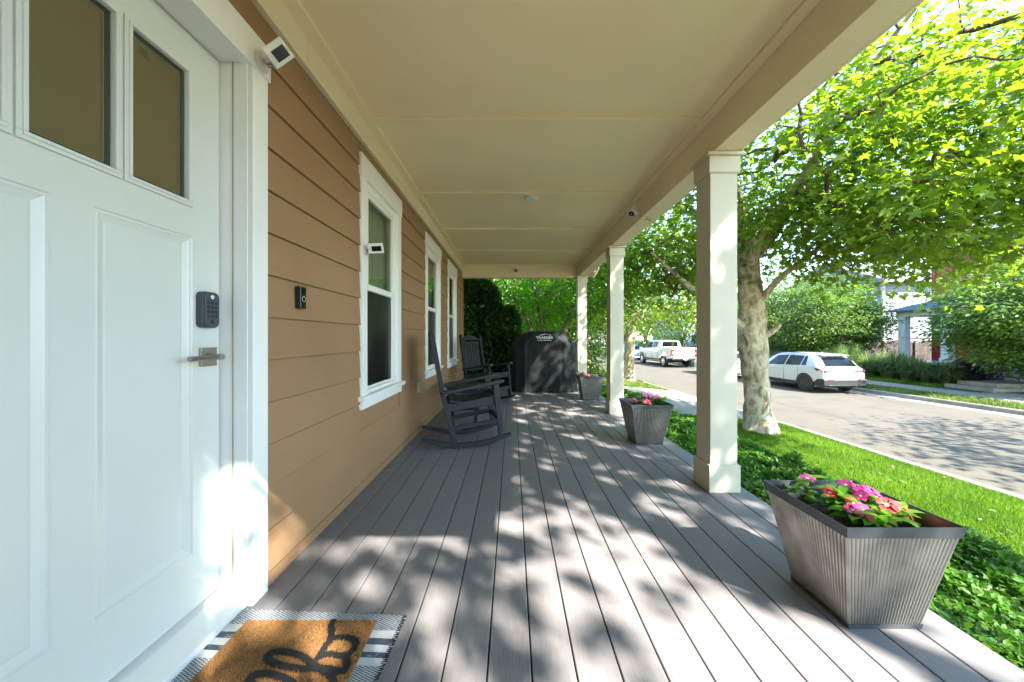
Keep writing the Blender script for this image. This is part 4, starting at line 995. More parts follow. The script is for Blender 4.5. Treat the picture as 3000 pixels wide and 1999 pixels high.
# ================================================================ TREES
def cat_rom(pts, n=6):
    o = []
    for i in range(len(pts)-1):
        p0 = Vector(pts[max(i-1, 0)]); p1 = Vector(pts[i]); p2 = Vector(pts[i+1]); p3 = Vector(pts[min(i+2, len(pts)-1)])
        for k in range(n):
            t = k/n; o.append(.5*((2*p1)+(-p0+p2)*t+(2*p0-5*p1+4*p2-p3)*t*t+(-p0+3*p1-3*p2+p3)*t**3))
    return o+[Vector(pts[-1])]
def sample_crown(ells, rng):
    P = []
    for (c, r, n) in ells:
        d = nrm(rng.normal(size=(n, 3))); u = rng.uniform(.25, 1, n)**.45
        P.append(np.array(c)+d*u[:, None]*np.array(r))
    return np.concatenate(P)
def tree(name, label, base, limbs, ells, leafm, T, lsize, nleaf, crad, seed=1, bark='bark', group=None, twig_r=.006, knobs=0, zmin=None,
         near_parts=0, keep=None, flat=.55, cat='tree', droop=.35, up=1.0, ground_roots=True):
    rng = np.random.default_rng(seed); random.seed(seed)
    root = empty(name, label, cat, base, 0, group); B = Vector(base)
    # limbs: world space polylines [(x,y,z,r),...]; first is the trunk
    nodes = []; par = []; rad0 = []
    tr = MB()
    for li, lm in enumerate(limbs):
        P = cat_rom([Vector(p[:3])-B for p in lm], 6); rr = np.interp(np.linspace(0, len(lm)-1, len(P)), range(len(lm)), [p[3] for p in lm])
        sd = seed*7+li
        def jit(q, c, r, sd=sd):
            nz = mnoise.noise(Vector((q.x*4+sd, q.y*4, q.z*2.2)))*.22+mnoise.noise(Vector((q.x*9+sd, q.y*9, q.z*5)))*.10
            d = (q-c); k = 1+nz*(1 if knobs else .6)
            if knobs and q.z < 3.2: k += .28*max(0, mnoise.noise(Vector((q.x*3+5, q.y*3, q.z*3.1+sd))))**1.0*2*max(0, 1-abs(q.z-1.9)/1.2)
            return c+d*k
        if li == 0 and ground_roots:
            for i, p in enumerate(P):
                rr[i] *= 1+.38*math.exp(-max(0, p.z)/.16)
        n = 28 if lm[0][3] > .2 else (16 if lm[0][3] > .08 else 9)
        if li == 0: P = [P[0]-Vector((0, 0, .12))]+P; rr = np.concatenate([[rr[0]*1.1], rr])
        tr.tube(P, list(rr), n, jit=jit)
        for i, p in enumerate(P):
            if li == 0 and p.z < (P[-1].z)*.45: continue
            nodes.append(p.copy()); 
    trunk = tr.build('trunk', bark, root, smooth=True)
    C = sample_crown(ells, rng)
    if zmin is not None: C = C[C[:, 2] > zmin]
    if keep is not None: C = C[np.array([keep(*c) for c in C])]
    C = C-np.array(base)
    N = np.array([tuple(n_) for n_ in nodes]); cnt = [1.0]*len(N); par = [-1]*len(N)
    d0 = np.linalg.norm(C[:, None, :]-N[None], axis=2).min(1); order = np.argsort(d0)
    NL = list(map(tuple, N)); arr = np.zeros((len(N)+len(C)*3, 3)); arr[:len(N)] = N; k = len(N)
    segs = []
    for ci in order:
        c = C[ci]; dd = np.linalg.norm(arr[:k]-c, axis=1)+.0*0; j = int(dd.argmin()); p = arr[j]; d = dd[j]
        prev = j
        for f in (.36, .7, 1.0):
            q = p+(c-p)*f+rng.normal(0, .055*d, 3)*(1 if f < 1 else 0)+np.array([0, 0, .10*d*math.sin(f*math.pi)])
            arr[k] = q; par.append(prev); cnt.append(1.0); prev = k; k += 1
    par = par[:k]; cnt = np.ones(k)
    nb_ = len(N)
    for i in range(k-1, nb_-1, -1):
        if par[i] >= nb_: cnt[par[i]] += cnt[i]
    # twigs: four sided tapered sticks
    VV = []; FF = []; q = 0
    for i in range(nb_, k):
        a = arr[par[i]]; b = arr[i]; ra = twig_r*(cnt[i]+ (1 if par[i] >= nb_ else 2))**.5; rb = twig_r*cnt[i]**.5*.85
        d = b-a; L_ = np.linalg.norm(d)
        if L_ < 1e-4: continue
        d /= L_; x = np.cross(d, (0.3, .1, 1.)); x /= np.linalg.norm(x); y = np.cross(d, x)
        for (c_, r_) in ((a, ra), (b, rb)):
            for s_ in range(4): t = s_*math.pi/2; VV.append(c_+(x*math.cos(t)+y*math.sin(t))*r_)
        for s_ in range(4): t = (s_+1) % 4; FF.append((q+s_, q+t, q+4+t, q+4+s_))
        q += 8
    o = npmesh('branches', np.array(VV), np.array(FF), bark if bark != 'bark' else 'twig', root, None, True); o['kind'] = 'stuff'
    # leaves
    nc = len(C); n = nc*nleaf
    cc = np.repeat(C, nleaf, 0); off = rng.normal(0, 1, (n, 3))*np.array([crad, crad, crad*flat])
    # a cluster's leaves hang off short sprays that leave the cluster outward
    outw = nrm(C-np.array([0, 0, C[:, 2].mean()])); P = cc+off+np.repeat(outw, nleaf, 0)*rng.uniform(-.2, .6, (n, 1))*crad
    D = off*1.2+np.repeat(outw, nleaf, 0)*.5*crad+rng.normal(0, .5*crad, (n, 3)); D = nrm(D); D[:, 2] = D[:, 2]*.5-droop*rng.uniform(.3, 1.3, n)
    Nn = np.tile(np.array([0.15, -.2, up]), (n, 1))+rng.normal(0, .48, (n, 3))
    base_t = np.repeat(np.clip(rng.normal(.45, .22, nc), 0, 1), nleaf); tint = np.clip(base_t+rng.normal(0, .2, n), 0, 1)
    size = lsize*rng.uniform(.65, 1.2, n)
    gzv = P[:, 2]+base[2] > -.7; P, D, Nn, tint, size = P[gzv], D[gzv], Nn[gzv], tint[gzv], size[gzv]
    if near_parts:
        W = P+np.array(base); dist = W[:, 1]
        u = W[:, 0]/W[:, 1]*1045; v = -(W[:, 2]-H)/W[:, 1]*1045
        vis = (W[:, 1] > .5) & (u > 120) & (u < 1490) & (v > -980) & (v < 300) & (W[:, 0] > 1.7)
        sc_ = np.where(vis, np.linalg.norm(W-np.array([0, 0, H]), axis=1), 1e9); idx = np.argsort(sc_)[:near_parts]
        Vt, Ft = T; mes = []
        for i in range(8):
            me = bpy.data.meshes.new('leaf'); VX = Vt.copy(); VX[:, 2] += rng.normal(0, .03, len(VX)); VX[:, 2] -= .10*VX[:, 0]**2*rng.uniform(0, 2)
            me.from_pydata([tuple(v_) for v_ in VX], [], [tuple(int(t) for t in f) for f in Ft])
            a = me.attributes.new('tint', 'FLOAT', 'POINT'); a.data.foreach_set('value', [float(i/7)]*len(VX)); me.materials.append(M[leafm]); mes.append(me)
        for i in idx:
            o = link('leaf', mes[int(tint[i]*7.99)], root); o.matrix_local = orient(Vector(P[i]), Vector(D[i]), Vector(Nn[i]), float(size[i]))
        msk = np.ones(len(P), bool); msk[idx] = False; P, D, Nn, tint, size = P[msk], D[msk], Nn[msk], tint[msk], size[msk]
    V_, F_, t_ = scatter(T, P, D, Nn, size, tint)
    o = npmesh('crown', V_, F_, leafm, root, t_); o['kind'] = 'stuff'
    return root
def nobeam(x, y, z): return not (x < 2.4 and z > -.2)   # keep the crowns off the porch roof
# --- the nearest plane tree, beyond the first column
bx_, by_ = 5.30, 7.65
tree('plane_tree', 'nearest plane tree, mottled trunk, on the lawn strip right of the nearest column', (bx_, by_, gz(bx_, by_)),
     [[(5.30, 7.65, -.98, .27), (5.26, 7.66, -.3, .235), (5.22, 7.68, .5, .26), (5.16, 7.7, 1.1, .285), (5.18, 7.7, 1.7, .24), (5.14, 7.72, 2.3, .22), (5.12, 7.75, 2.9, .20)],
      [(5.12, 7.75, 2.75, .16), (5.00, 7.8, 3.5, .13), (4.9, 7.9, 4.6, .10), (4.7, 8.1, 6.4, .05)],
      [(5.12, 7.75, 2.7, .15), (5.50, 7.4, 3.35, .12), (5.9, 7.1, 4.3, .09), (6.2, 6.9, 6.0, .045)],
      [(5.14, 7.7, 2.3, .12), (4.85, 7.0, 3.0, .075), (5.0, 6.0, 3.9, .06), (5.1, 5.2, 4.8, .035), (5.2, 4.4, 5.4, .02)],
      [(5.22, 7.62, 1.75, .085), (5.62, 7.35, 2.35, .055), (6.3, 6.9, 3.0, .038), (7.0, 6.2, 3.5, .03), (7.6, 5.5, 3.7, .018)],
      [(5.05, 7.7, 1.2, .13), (4.6, 7.7, 1.55, .09), (3.9, 7.9, 2.2, .06), (3.2, 8.2, 3.0, .03)],
      [(5.3, 7.6, 1.05, .07), (5.48, 7.5, 1.18, .055), (5.60, 7.45, 1.32, .03)]],
     [((5.3, 7.7, 5.2), (3.6, 3.4, 2.7), 300), ((5.9, 5.2, 3.7), (2.3, 2.2, 1.35), 150), ((7.3, 6.2, 3.4), (2.4, 2.0, 1.4), 140), ((6.1, 4.3, 2.75), (1.7, 1.1, .75), 50), ((3.9, 9.6, 2.9), (1.3, 1.6, 1.1), 50), ((3.9, 8.6, 3.9), (1.7, 2.2, 1.6), 70)],
     'plane_leaf', MAPLE, .130, 42, .31, seed=4, knobs=1, near_parts=270, keep=lambda x, y, z: nobeam(x, y, z) and z > 1.55 and not (4.6 < x < 6.0 and z < 2.3 and y > 6.6),
     group='plane trees along the near kerb')
# a few leafy shoots low on its trunk
# --- plane tree beside the porch, just outside the picture to the right: it shades the deck
tx_, ty_ = 5.6, -3.4
tree('plane_tree', 'big plane tree outside the picture at the right, its boughs reaching in', (tx_, ty_, gz(tx_, ty_)),
     [[(tx_, ty_, -.98, .27), (tx_, ty_, .5, .22), (tx_-.1, ty_, 2.4, .19)], [(tx_-.1, ty_, 2.2, .13), (5.0, ty_, 4.2, .09), (4.6, ty_+.6, 6.4, .05)], [(tx_-.1, ty_, 2.3, .13), (6.2, ty_, 4.2, .09), (6.8, ty_+.8, 6.4, .05)],
      [(tx_-.1, ty_, 2.3, .09), (5.6, -1.5, 3.8, .06), (5.8, .4, 4.8, .03)], [(tx_-.1, ty_, 2.3, .10), (4.9, -5.0, 4.2, .07), (4.2, -6.4, 6.0, .03)]],
     [((4.8, -4.6, 6.7), (3.8, 4.9, 2.9), 112), ((5.8, .0, 5.4), (2.4, 2.0, 1.6), 66), ((4.8, -1.9, 6.0), (1.2, 1.1, 1.7), 46), ((4.6, 1.6, 6.0), (1.4, 1.3, 1.1), 40), ((4.0, -4.6, 6.9), (.9, 1.0, .9), 10)],
     'plane_leaf', MAPLE, .17, 24, .32, seed=9, keep=lambda x, y, z: nobeam(x, y, z) and (y < .55*x) and z > 2.2, group='plane trees along the near kerb')
# --- the next ones down the street
def street_plane(label, x, y, h, seed, ncl, r=(3.4, 3.4, 2.5), tr=.23, leaf=.17, nl=20, T=RHOMB, lean=0, zc=None, lo=1.4):
    z0 = gz(x, y)
    tree('plane_tree', label, (x, y, z0),
         [[(x, y, z0, tr), (x+lean*.2, y, z0+1.2, tr*.9), (x+lean*.5, y, z0+2.6, tr*.85), (x+lean, y+.1, z0+3.3, tr*.8)],
          [(x+lean, y, z0+3.1, tr*.6), (x+lean-.6, y, z0+4.2, tr*.42), (x+lean-.9, y, z0+h*.8, tr*.2)], [(x+lean, y, z0+3.0, tr*.6), (x+lean+.7, y-.2, z0+4.2, tr*.42), (x+lean+1.2, y-.3, z0+h*.8, tr*.2)],
          [(x+lean, y, z0+2.9, tr*.4), (x+lean+1.2, y-.5, z0+3.4, tr*.28), (x+lean+2.4, y-.8, z0+3.9, tr*.15)]],
         [((x+lean*.8, y, z0+h*.60), r, ncl), ((x+1.2, y-1.2, z0+h*.46), (r[0]*.7, r[1]*.6, r[2]*.6), ncl//3)],
         'plane_leaf', T, leaf, nl, .34, seed=seed, keep=lambda a, b, c: c > lo and not (a < 2.1 and b < 9), group='plane trees along the near kerb')
street_plane('second plane tree down the near kerb, seen between the first and second columns', 5.55, 17.0, 9.0, 21, 330, (3.9, 3.6, 3.0), .26, .19, 24, lean=.25)
street_plane('third plane tree down the near kerb, its pale trunk beside the farthest column', 5.22, 24.6, 9.0, 22, 240, (3.6, 3.4, 3.0), .24, .22, 20)
street_plane('fourth plane tree down the near kerb, small in the distance', 4.9, 34.0, 9.5, 23, 200, (4, 4, 3.2), .24, .26, 18)
street_plane('fifth plane tree down the near kerb, farthest of them', 4.3, 45.0, 10, 24, 160, (4.4, 4.4, 3.6), .24, .34, 16)
# --- small trees across the road
def small_tree(label, x, y, rx, ry, zc, rz, seed, ncl, m='maple_leaf', leaf=.13, nl=40, T=RHOMB, tr=.11, stems=3, crad=.36, zlo=-9, name='garden_tree', group='small garden trees across the road', bark='twig', keepf=None):
    z0 = gz(x, y); random.seed(seed); lb = []
    for s in range(stems):
        a = 2*math.pi*s/stems+.5; hh = zc-z0
        lb.append([(x, y, z0, tr), (x+.12*math.cos(a), y+.12*math.sin(a), z0+hh*.30, tr*.75), (x+.5*rx*math.cos(a)*.5, y+.5*ry*math.sin(a)*.5, z0+hh*.65, tr*.5), (x+.55*rx*math.cos(a), y+.55*ry*math.sin(a), z0+hh, tr*.2)])
    tree(name, label, (x, y, z0), lb, [((x, y, zc), (rx, ry, rz), ncl)], m, T, leaf, nl, crad, seed=seed, bark=bark, group=group, zmin=zlo, keep=keepf, flat=.35, up=1.4)
small_tree('broad small tree behind the white car, its trunk just clear of the car roof', 20.4, 24.6, 4.0, 3.2, 2.5, 2.9, 31, 480, zlo=.1, tr=.16, leaf=.19, nl=54)
small_tree('smaller tree at the right behind the white car, above the tall grasses', 20.3, 22.2, 3.0, 2.0, 1.7, 1.9, 32, 230, zlo=.15, tr=.10, leaf=.17, nl=50)
small_tree('tree hanging low in front of the red house at the right edge', 19.7, 12.7, 3.3, 2.8, 1.9, 2.2, 33, 560, zlo=-.15, tr=.12, leaf=.165, nl=60)
small_tree('street tree across the road behind the pickup', 17.0, 36.0, 4.5, 4.0, 3.2, 3.2, 34, 240, 'maple_leaf', .22, 30, tr=.18, zlo=.3)
small_tree('dark tree at the right of the pickup', 19.5, 31.0, 3.0, 3.0, 2.4, 2.8, 35, 170, 'far_leaf', .2, 34, tr=.15, zlo=-.4)
small_tree('street tree across the road beyond the blue car', 14.4, 46.0, 4.4, 4.4, 3.6, 3.6, 36, 220, 'far_leaf', .26, 28, tr=.2, zlo=.3)
small_tree('distant tree above the pale silver car', 13.2, 60.0, 5, 5, 3.6, 4.2, 37, 220, 'far_leaf', .34, 24, tr=.2, crad=.5)
small_tree('tall tree behind the red house roof', 30.0, 14.0, 5, 5, 7.2, 3.2, 38, 200, 'far_leaf', .26, 30, tr=.25, zlo=4.4, crad=.5)
small_tree('tall tree rising behind the white house', 27.5, 42.0, 6.5, 6, 6.0, 5.0, 39, 300, 'far_leaf', .32, 26, tr=.3, crad=.6)
small_tree('tall tree left of the white house', 19.5, 52.0, 6.5, 6, 6.5, 5.4, 40, 300, 'far_leaf', .36, 24, tr=.3, crad=.6)
small_tree('street tree outside the right edge whose shade falls on the road', 15.9, 1.2, 4.2, 3.6, 4.2, 1.9, 41, 150, 'maple_leaf', .2, 26, tr=.18, zlo=1.5, keepf=lambda a, b, c: b < .60*a and b < a/1.62)
# --- trees past the end of the porch
small_tree('bright green multi trunk tree directly behind the covered grill', 1.0, 9.6, 2.7, 1.7, 3.0, 1.6, 51, 300, 'bright_leaf', .17, 60, NARROW, tr=.085, stems=5, crad=.30, zlo=1.35, group=None, keepf=lambda a, b, c: b > 8.3)
small_tree('shrubby tree behind the hedge and grill, darker and farther', -.8, 13.0, 3.2, 2.2, 2.2, 3.0, 52, 320, 'bright_leaf', .17, 50, tr=.1, zlo=-.6, group=None)
small_tree('leafy tree in the neighbouring garden past the far column', 2.4, 15.5, 2.4, 2.6, 2.4, 3.4, 53, 320, 'far_leaf', .18, 46, tr=.12, zlo=-.7, group=None)
small_tree('tall garden tree filling the gap beyond the porch end', .4, 24.0, 5.0, 4.0, 4.2, 4.4, 54, 280, 'far_leaf', .22, 30, tr=.2, group=None, crad=.5)
small_tree('far street tree where the road bends away', 7.2, 74.0, 6.5, 6, 4.2, 5.0, 55, 240, 'far_leaf', .42, 22, tr=.25, group=None, crad=.7)
small_tree('far round tree closing the view down the street', 11.6, 92.0, 8, 7, 5.0, 6.0, 56, 260, 'far_leaf', .5, 22, tr=.3, group=None, crad=.8)

# ================================================================ HEDGES, SHRUBS, GRASS
def leafmass(name, label, cat, boxes, m, T, size, n, seed, kind=None, group=None, core=None, upb=.9, shell=.55, parent=None):
    """foliage filling rounded boxes (x0,x1,y0,y1,z0,z1): most leaves near the surface"""
    rng = np.random.default_rng(seed); Ps = []; Ns = []
    vol = [((b[1]-b[0])*(b[3]-b[2])+(b[1]-b[0]+b[3]-b[2])*(b[5]-b[4])) for b in boxes]; tot = sum(vol)
    for b, vv in zip(boxes, vol):
        k = max(10, int(n*vv/tot)); c = np.array([(b[0]+b[1])/2, (b[2]+b[3])/2, (b[4]+b[5])/2]); h = np.array([(b[1]-b[0])/2, (b[3]-b[2])/2, (b[5]-b[4])/2])
        q = rng.uniform(-1, 1, (k, 3)); ax = rng.integers(0, 3, k); ax = np.where(rng.random(k) < shell, ax, -1)
        wts = np.array([h[1]*h[2], h[0]*h[2], h[0]*h[1]*1.2]); ax = np.where(ax >= 0, rng.choice(3, k, p=wts/wts.sum()), -1)
        for a in range(3):
            s_ = np.sign(q[:, a]); 
            if a == 2: s_ = np.where(rng.random(k) < .93, 1, -1)
            q[:, a] = np.where(ax == a, s_*rng.uniform(.86, 1.04, k), q[:, a])
        ln = (np.abs(q)**5).sum(1)**(1/5); q = q/np.maximum(ln, 1)[:, None]
        P = c+q*h
        bump = np.array([mnoise.noise(Vector(p*1.6)) for p in P])*.16*min(1, h.min()*2)
        P = P+nrm(q*np.array([1, 1, 1.3]))*bump[:, None]; Ps.append(P); Ns.append(nrm(q**3/h+1e-6))
    P = np.concatenate(Ps); N0 = np.concatenate(Ns); k = len(P)
    D = N0*.5+rng.normal(0, .7, (k, 3)); Nn = N0*.5+np.array([0, 0, upb])+rng.normal(0, .45, (k, 3))
    blk_ = np.array([mnoise.noise(Vector(p*2.3)) for p in P])*.5
    V_, F_, t_ = scatter(T, P, D, Nn, size*rng.uniform(.6, 1.25, k), np.clip(.45+blk_+rng.normal(0, .22, k), 0, 1))
    if parent is None and core is None:
        o = npmesh(name, V_, F_, m, None, t_); tag(o, label, cat, group, kind); return o
    b0 = boxes[0]; root = empty(name, label, cat, ((b0[0]+b0[1])/2, (b0[2]+b0[3])/2, b0[4]), 0, group)
    V_ = V_-np.array(root.location); o = npmesh('foliage', V_, F_, m, root, t_); o['kind'] = 'stuff'
    mb = MB()
    for b in boxes:
        ix = min((b[1]-b[0]), (b[3]-b[2]))*.24
        for _ in range(7):
            x, y = random.uniform(b[0]+ix, b[1]-ix), random.uniform(b[2]+ix, b[3]-ix); L0 = root.location
            mb.tube([(x-L0.x, y-L0.y, b[4]-.1-L0.z), (x+random.uniform(-.1, .1)-L0.x, y+random.uniform(-.1, .1)-L0.y, (b[4]+b[5])/2-L0.z), (x+random.uniform(-.25, .25)-L0.x, y+random.uniform(-.25, .25)-L0.y, b[5]-.15-L0.z)], [.022, .015, .006], 5)
    s_ = mb.build('stem', 'twig', root); s_['kind'] = 'stuff'
    return root
def gcover(name, x0, x1, y0, y1, ztop, n, size, seed, T):
    """low planting beside the deck: mounded, open at the edges"""
    rng = np.random.default_rng(seed); x = rng.uniform(x0, x1, n); y = rng.uniform(y0, y1, n)
    m1 = np.array([mnoise.noise(Vector((a*1.5, b*1.1, 3))) for a, b in zip(x, y)]); m2 = np.array([mnoise.noise(Vector((a*5, b*5, 1))) for a, b in zip(x, y)])
    edge = np.clip(np.minimum((x-x0)/.12, (x1+.10*m2-x)/.22), 0, 1)**.5
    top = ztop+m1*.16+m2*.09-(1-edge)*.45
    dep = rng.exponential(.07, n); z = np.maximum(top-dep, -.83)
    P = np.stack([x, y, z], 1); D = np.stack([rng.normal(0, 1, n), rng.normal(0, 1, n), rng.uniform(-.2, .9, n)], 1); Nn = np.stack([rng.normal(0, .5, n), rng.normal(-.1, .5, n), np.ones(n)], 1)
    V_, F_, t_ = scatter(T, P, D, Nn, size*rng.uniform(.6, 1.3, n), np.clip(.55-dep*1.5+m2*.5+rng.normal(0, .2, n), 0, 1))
    return V_, F_, t_
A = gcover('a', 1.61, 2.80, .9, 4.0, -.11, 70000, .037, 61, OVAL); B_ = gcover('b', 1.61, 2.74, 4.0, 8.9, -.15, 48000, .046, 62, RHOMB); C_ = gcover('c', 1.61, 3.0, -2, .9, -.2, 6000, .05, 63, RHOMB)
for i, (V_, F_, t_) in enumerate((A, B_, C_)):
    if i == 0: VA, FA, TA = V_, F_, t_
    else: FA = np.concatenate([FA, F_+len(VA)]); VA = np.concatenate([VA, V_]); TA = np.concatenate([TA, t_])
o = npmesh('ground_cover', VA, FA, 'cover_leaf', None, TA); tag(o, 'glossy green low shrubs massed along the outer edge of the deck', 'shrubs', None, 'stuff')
mb = MB(); random.seed(8)
for i in range(420):
    x, y = random.uniform(1.68, 2.7), random.uniform(.9, 9.2); h_ = random.uniform(.35, .58)
    mb.tube([(x, y, -.88), (x+random.uniform(-.05, .05), y+random.uniform(-.05, .05), -.88+h_*.5), (x+random.uniform(-.15, .15), y+random.uniform(-.15, .15), -.88+h_)], [.005, .004, .002], 4, cap=False)
o = mb.build('shrub_stems', 'twig'); tag(o, 'brown stems inside the low shrubs by the deck', 'stems', None, 'stuff')
mb = MB()
for y0, y1 in zip(range(-2, 10), range(-1, 11)): mb.quad((1.60, y0, -.842), (3.14, y0, -.842), (3.14, y1, -.842), (1.60, y1, -.842))
struct(mb.build('planting_bed', 'dirt'))
# lawn blades on the near strip
def lawn(x0, x1, y0, y1, n, hgt, seed, m, name, label, wd=1.0, off=0.0, avoid=None):
    rng = np.random.default_rng(seed); x = rng.uniform(x0, x1, n); y = rng.uniform(y0, y1, n)
    if avoid is not None: k = ~avoid(x, y); x, y = x[k], y[k]
    xs = np.array([a+sft(b) for a, b in zip(x, y)]); z = np.array([gz(a, b) for a, b in zip(xs, y)])+off
    k = len(x); pat = np.array([mnoise.noise(Vector((a*1.1, b*1.1, 7))) for a, b in zip(x, y)])
    D = np.stack([rng.normal(0, .55, k), rng.normal(0, .55, k), np.ones(k)], 1); s_ = hgt*rng.uniform(.6, 1.3, k)*(1+.25*pat)
    T = (np.array([(0, -.07*wd, 0), (0, .07*wd, 0), (1, 0, .12)], float), np.array([(0, 1, 2)]))
    V_, F_, t_ = scatter(T, np.stack([xs, y, z], 1), D, rnd3(k), s_, np.clip(.42+.9*pat+rng.normal(0, .25, k), 0, 1))
    o = npmesh(name, V_, F_, m, None, t_); tag(o, label, 'grass', None, 'stuff'); return o
lawn(4.06, 6.72, -1.5, 8.82, 150000, .075, 71, 'grass', 'lawn_grass', 'short bright green grass on the strip between the planting and the near kerb')
lawn(4.10, 6.70, 14.3, 40, 45000, .10, 72, 'farlawn', 'verge_grass', 'thin dry grass round the plane trees beyond the driveway', 1.8)
lawn(15.14, 16.26, 2, 46, 60000, .10, 73, 'farlawn', 'far_verge_grass', 'yellow green grass strip between the far kerb and sidewalk', 1.8)
lawn(17.8, 21.0, 8, 34, 60000, .11, 74, 'grass', 'far_garden_grass', 'green grass in the gardens across the road', 2.0, avoid=lambda x, y: (x < 20.6) & (y > 12.0) & (y < 14.9))
# fallen leaves on the near lawn
rng = np.random.default_rng(5); n = 60; x = rng.uniform(4.2, 6.7, n); y = rng.uniform(2.5, 9.5, n); z = np.array([gz(a, b) for a, b in zip(x, y)])+.06
V_, F_, t_ = scatter(MAPLE, np.stack([x, y, z], 1), np.stack([rng.normal(0, 1, n), rng.normal(0, 1, n), rng.normal(0, .2, n)], 1), np.stack([rng.normal(0, .3, n), rng.normal(0, .3, n), np.ones(n)], 1), rng.uniform(.04, .09, n), rng.random(n))
M['dryleaf'] = mat('dry_leaf', (.20, .14, .085), .8)
o = npmesh('fallen_leaves', V_, F_, 'dryleaf', None, t_); tag(o, 'dry brown leaves scattered on the bright lawn', 'leaves', None, 'stuff')
# bits of debris caught in deck gaps
# hedge at the end of the porch
leafmass('tall_hedge', 'tall dark green hedge closing the end of the porch beside the wall', 'hedge', [(-1.9, -.25, 7.95, 9.4, -.85, 2.38), (-.6, .18, 8.0, 9.0, -.85, 1.75)], 'hedge_leaf', OVAL, .100, 50000, 81, core=1, shell=.55)
leafmass('tall_hedge', 'dark clipped hedge behind the white car across the road', 'hedge', [(19.8, 21.6, 24.5, 33.0, -.95, .35)], 'hedge_leaf', RHOMB, .14, 7000, 82, core=1)
leafmass('tall_hedge', 'bright topped clipped hedge left of the pickup', 'hedge', [(17.5, 19.2, 43.0, 52.0, -.95, .35)], 'far_leaf', RHOMB, .2, 4000, 83, core=1)
leafmass('dark_bush', 'rounded bush in the garden behind the pickup', 'bush', [(18.0, 20.4, 33.0, 36.0, -.95, .7)], 'far_leaf', RHOMB, .15, 4000, 84, core=1)
for i, (x, y, r, h_, t) in enumerate(((18.95, 15.3, .62, .80, 'left purple leaved bush beside the grasses'), (19.75, 15.45, .66, .88, 'middle purple leaved bush in front of the red house'), (20.55, 15.75, .70, .95, 'right purple leaved bush next to the white steps'))):
    leafmass('purple_bush', t, 'bush', [(x-r, x+r, y-r*.7, y+r*.7, -1.0, -1.0+h_)], 'purple_leaf', RHOMB, .07, 3600, 85+i, group='purple leaved bushes before the red house', core=1)
# tall ornamental grasses
def clump(label, x, y, r, h_, n, seed):
    rng = np.random.default_rng(seed); root = empty('ornamental_grass', label, 'grass clump', (x, y, gz(x, y)), 0, 'tall ornamental grasses in front of the porch across the road')
    a = rng.uniform(0, 2*math.pi, n); rr = r*.35*np.sqrt(rng.random(n)); out = rng.uniform(.1, 1, n)*r; hh = h_*rng.uniform(.55, 1.05, n); V = []; F = []
    ca, sa = np.cos(a), np.sin(a); k = 5; T_ = []
    ts = [0, .35, .65, .85, 1.0]
    for i, t in enumerate(ts):
        px = ca*(rr+out*t**1.8); py = sa*(rr+out*t**1.8); pz = hh*(t-.62*t**3*out/r); wd = .020*(1-t*.85)+.002
        V.append(np.stack([px-sa*wd, py+ca*wd, pz], 1)); V.append(np.stack([px+sa*wd, py-ca*wd, pz], 1))
    V = np.stack(V, 1).reshape(-1, 3); F = []
    base_ = (np.arange(n)*10)[:, None]
    for i in range(4): F.append(base_+np.array([[2*i, 2*i+1, 2*i+3, 2*i+2]]))
    F = np.concatenate(F); o = npmesh('grass_blades', V, F, 'tallgrass', root, np.repeat(np.clip(rng.normal(.5, .25, n), 0, 1), 10)); o['kind'] = 'stuff'
gl = ['grass clump farthest left, beside the white car', 'second grass clump from the left, behind the car tail', 'grass clump left of the white porch post', 'grass clump under the white porch post', 'grass clump right of the white porch post', 'grass clump before the porch floor', 'smallest grass clump farthest right, next to the purple bush']
for i, (x, y, r, h_) in enumerate(((19.0, 21.2, 1.2, 1.75), (18.9, 20.0, 1.2, 1.7), (18.9, 18.8, 1.15, 1.6), (18.85, 17.7, 1.1, 1.5), (18.8, 16.8, 1.05, 1.35), (18.75, 15.95, .95, 1.25), (18.6, 15.2, .7, 1.0))):
    clump(gl[i], x, y, r*.92, h_*(1+.12*math.sin(i*2.3)), 1500, 90+i)

# ================================================================ HOUSES ACROSS THE ROAD
def laps(mb, x0, x1, y, z0, z1, e, axis='x', th=.018):
    """overlapping boards on a wall; axis x: wall faces -y at y; axis y: wall faces -x at x=y"""
    z = z0
    while z < z1-.02:
        t = min(z+e, z1)
        if axis == 'x': mb.prism([(y, z), (y-th-.012, z), (y-.012, t), (y, t)], x0, x1, 'x')
        else: mb.prism([(y, z), (y-th-.012, z), (y-.012, t), (y, t)], x0, x1, 'y')
        z += e
hw = empty('white_house', 'white lap sided two storey house with a grey shingle roof behind the red house', 'house', (33.5, 29, -.9), 0)
def at(root, mb): L0 = root.location; mb.v = [(a-L0.x, b-L0.y, c-L0.z) for a, b, c in mb.v]; return mb
m = MB(); m.box(30.2, 43, 29.0, 39, -1.0, 5.55); at(hw, m).build('wall', 'lap', hw)
m = MB(); laps(m, 30.2, 43, 28.999, -.5, 5.5, .205, 'x', .035); o = at(hw, m).build('lap_siding', 'lap', hw); o['kind'] = 'stuff'
m = MB(); m.prism([(28.35, 5.50), (39.6, 5.50), (39.6, 5.66), (34.0, 8.1), (28.35, 5.66)], 29.6, 43.6, 'x'); at(hw, m).build('roof', 'shingle', hw)
m = MB(); m.box(29.6, 43.6, 28.30, 28.345, 5.45, 5.68); at(hw, m).build('fascia', 'cream', hw)
m = MB(); m.box(30.08, 30.28, 28.93, 29.1, -.9, 5.5); at(hw, m).build('corner_board', 'cream', hw)
for y0 in (31, 35): m = MB(); m.box(30.15, 30.2, y0, y0+1.3, .4, 2.0); w_ = at(hw, m).build('window', 'houseglass', hw)
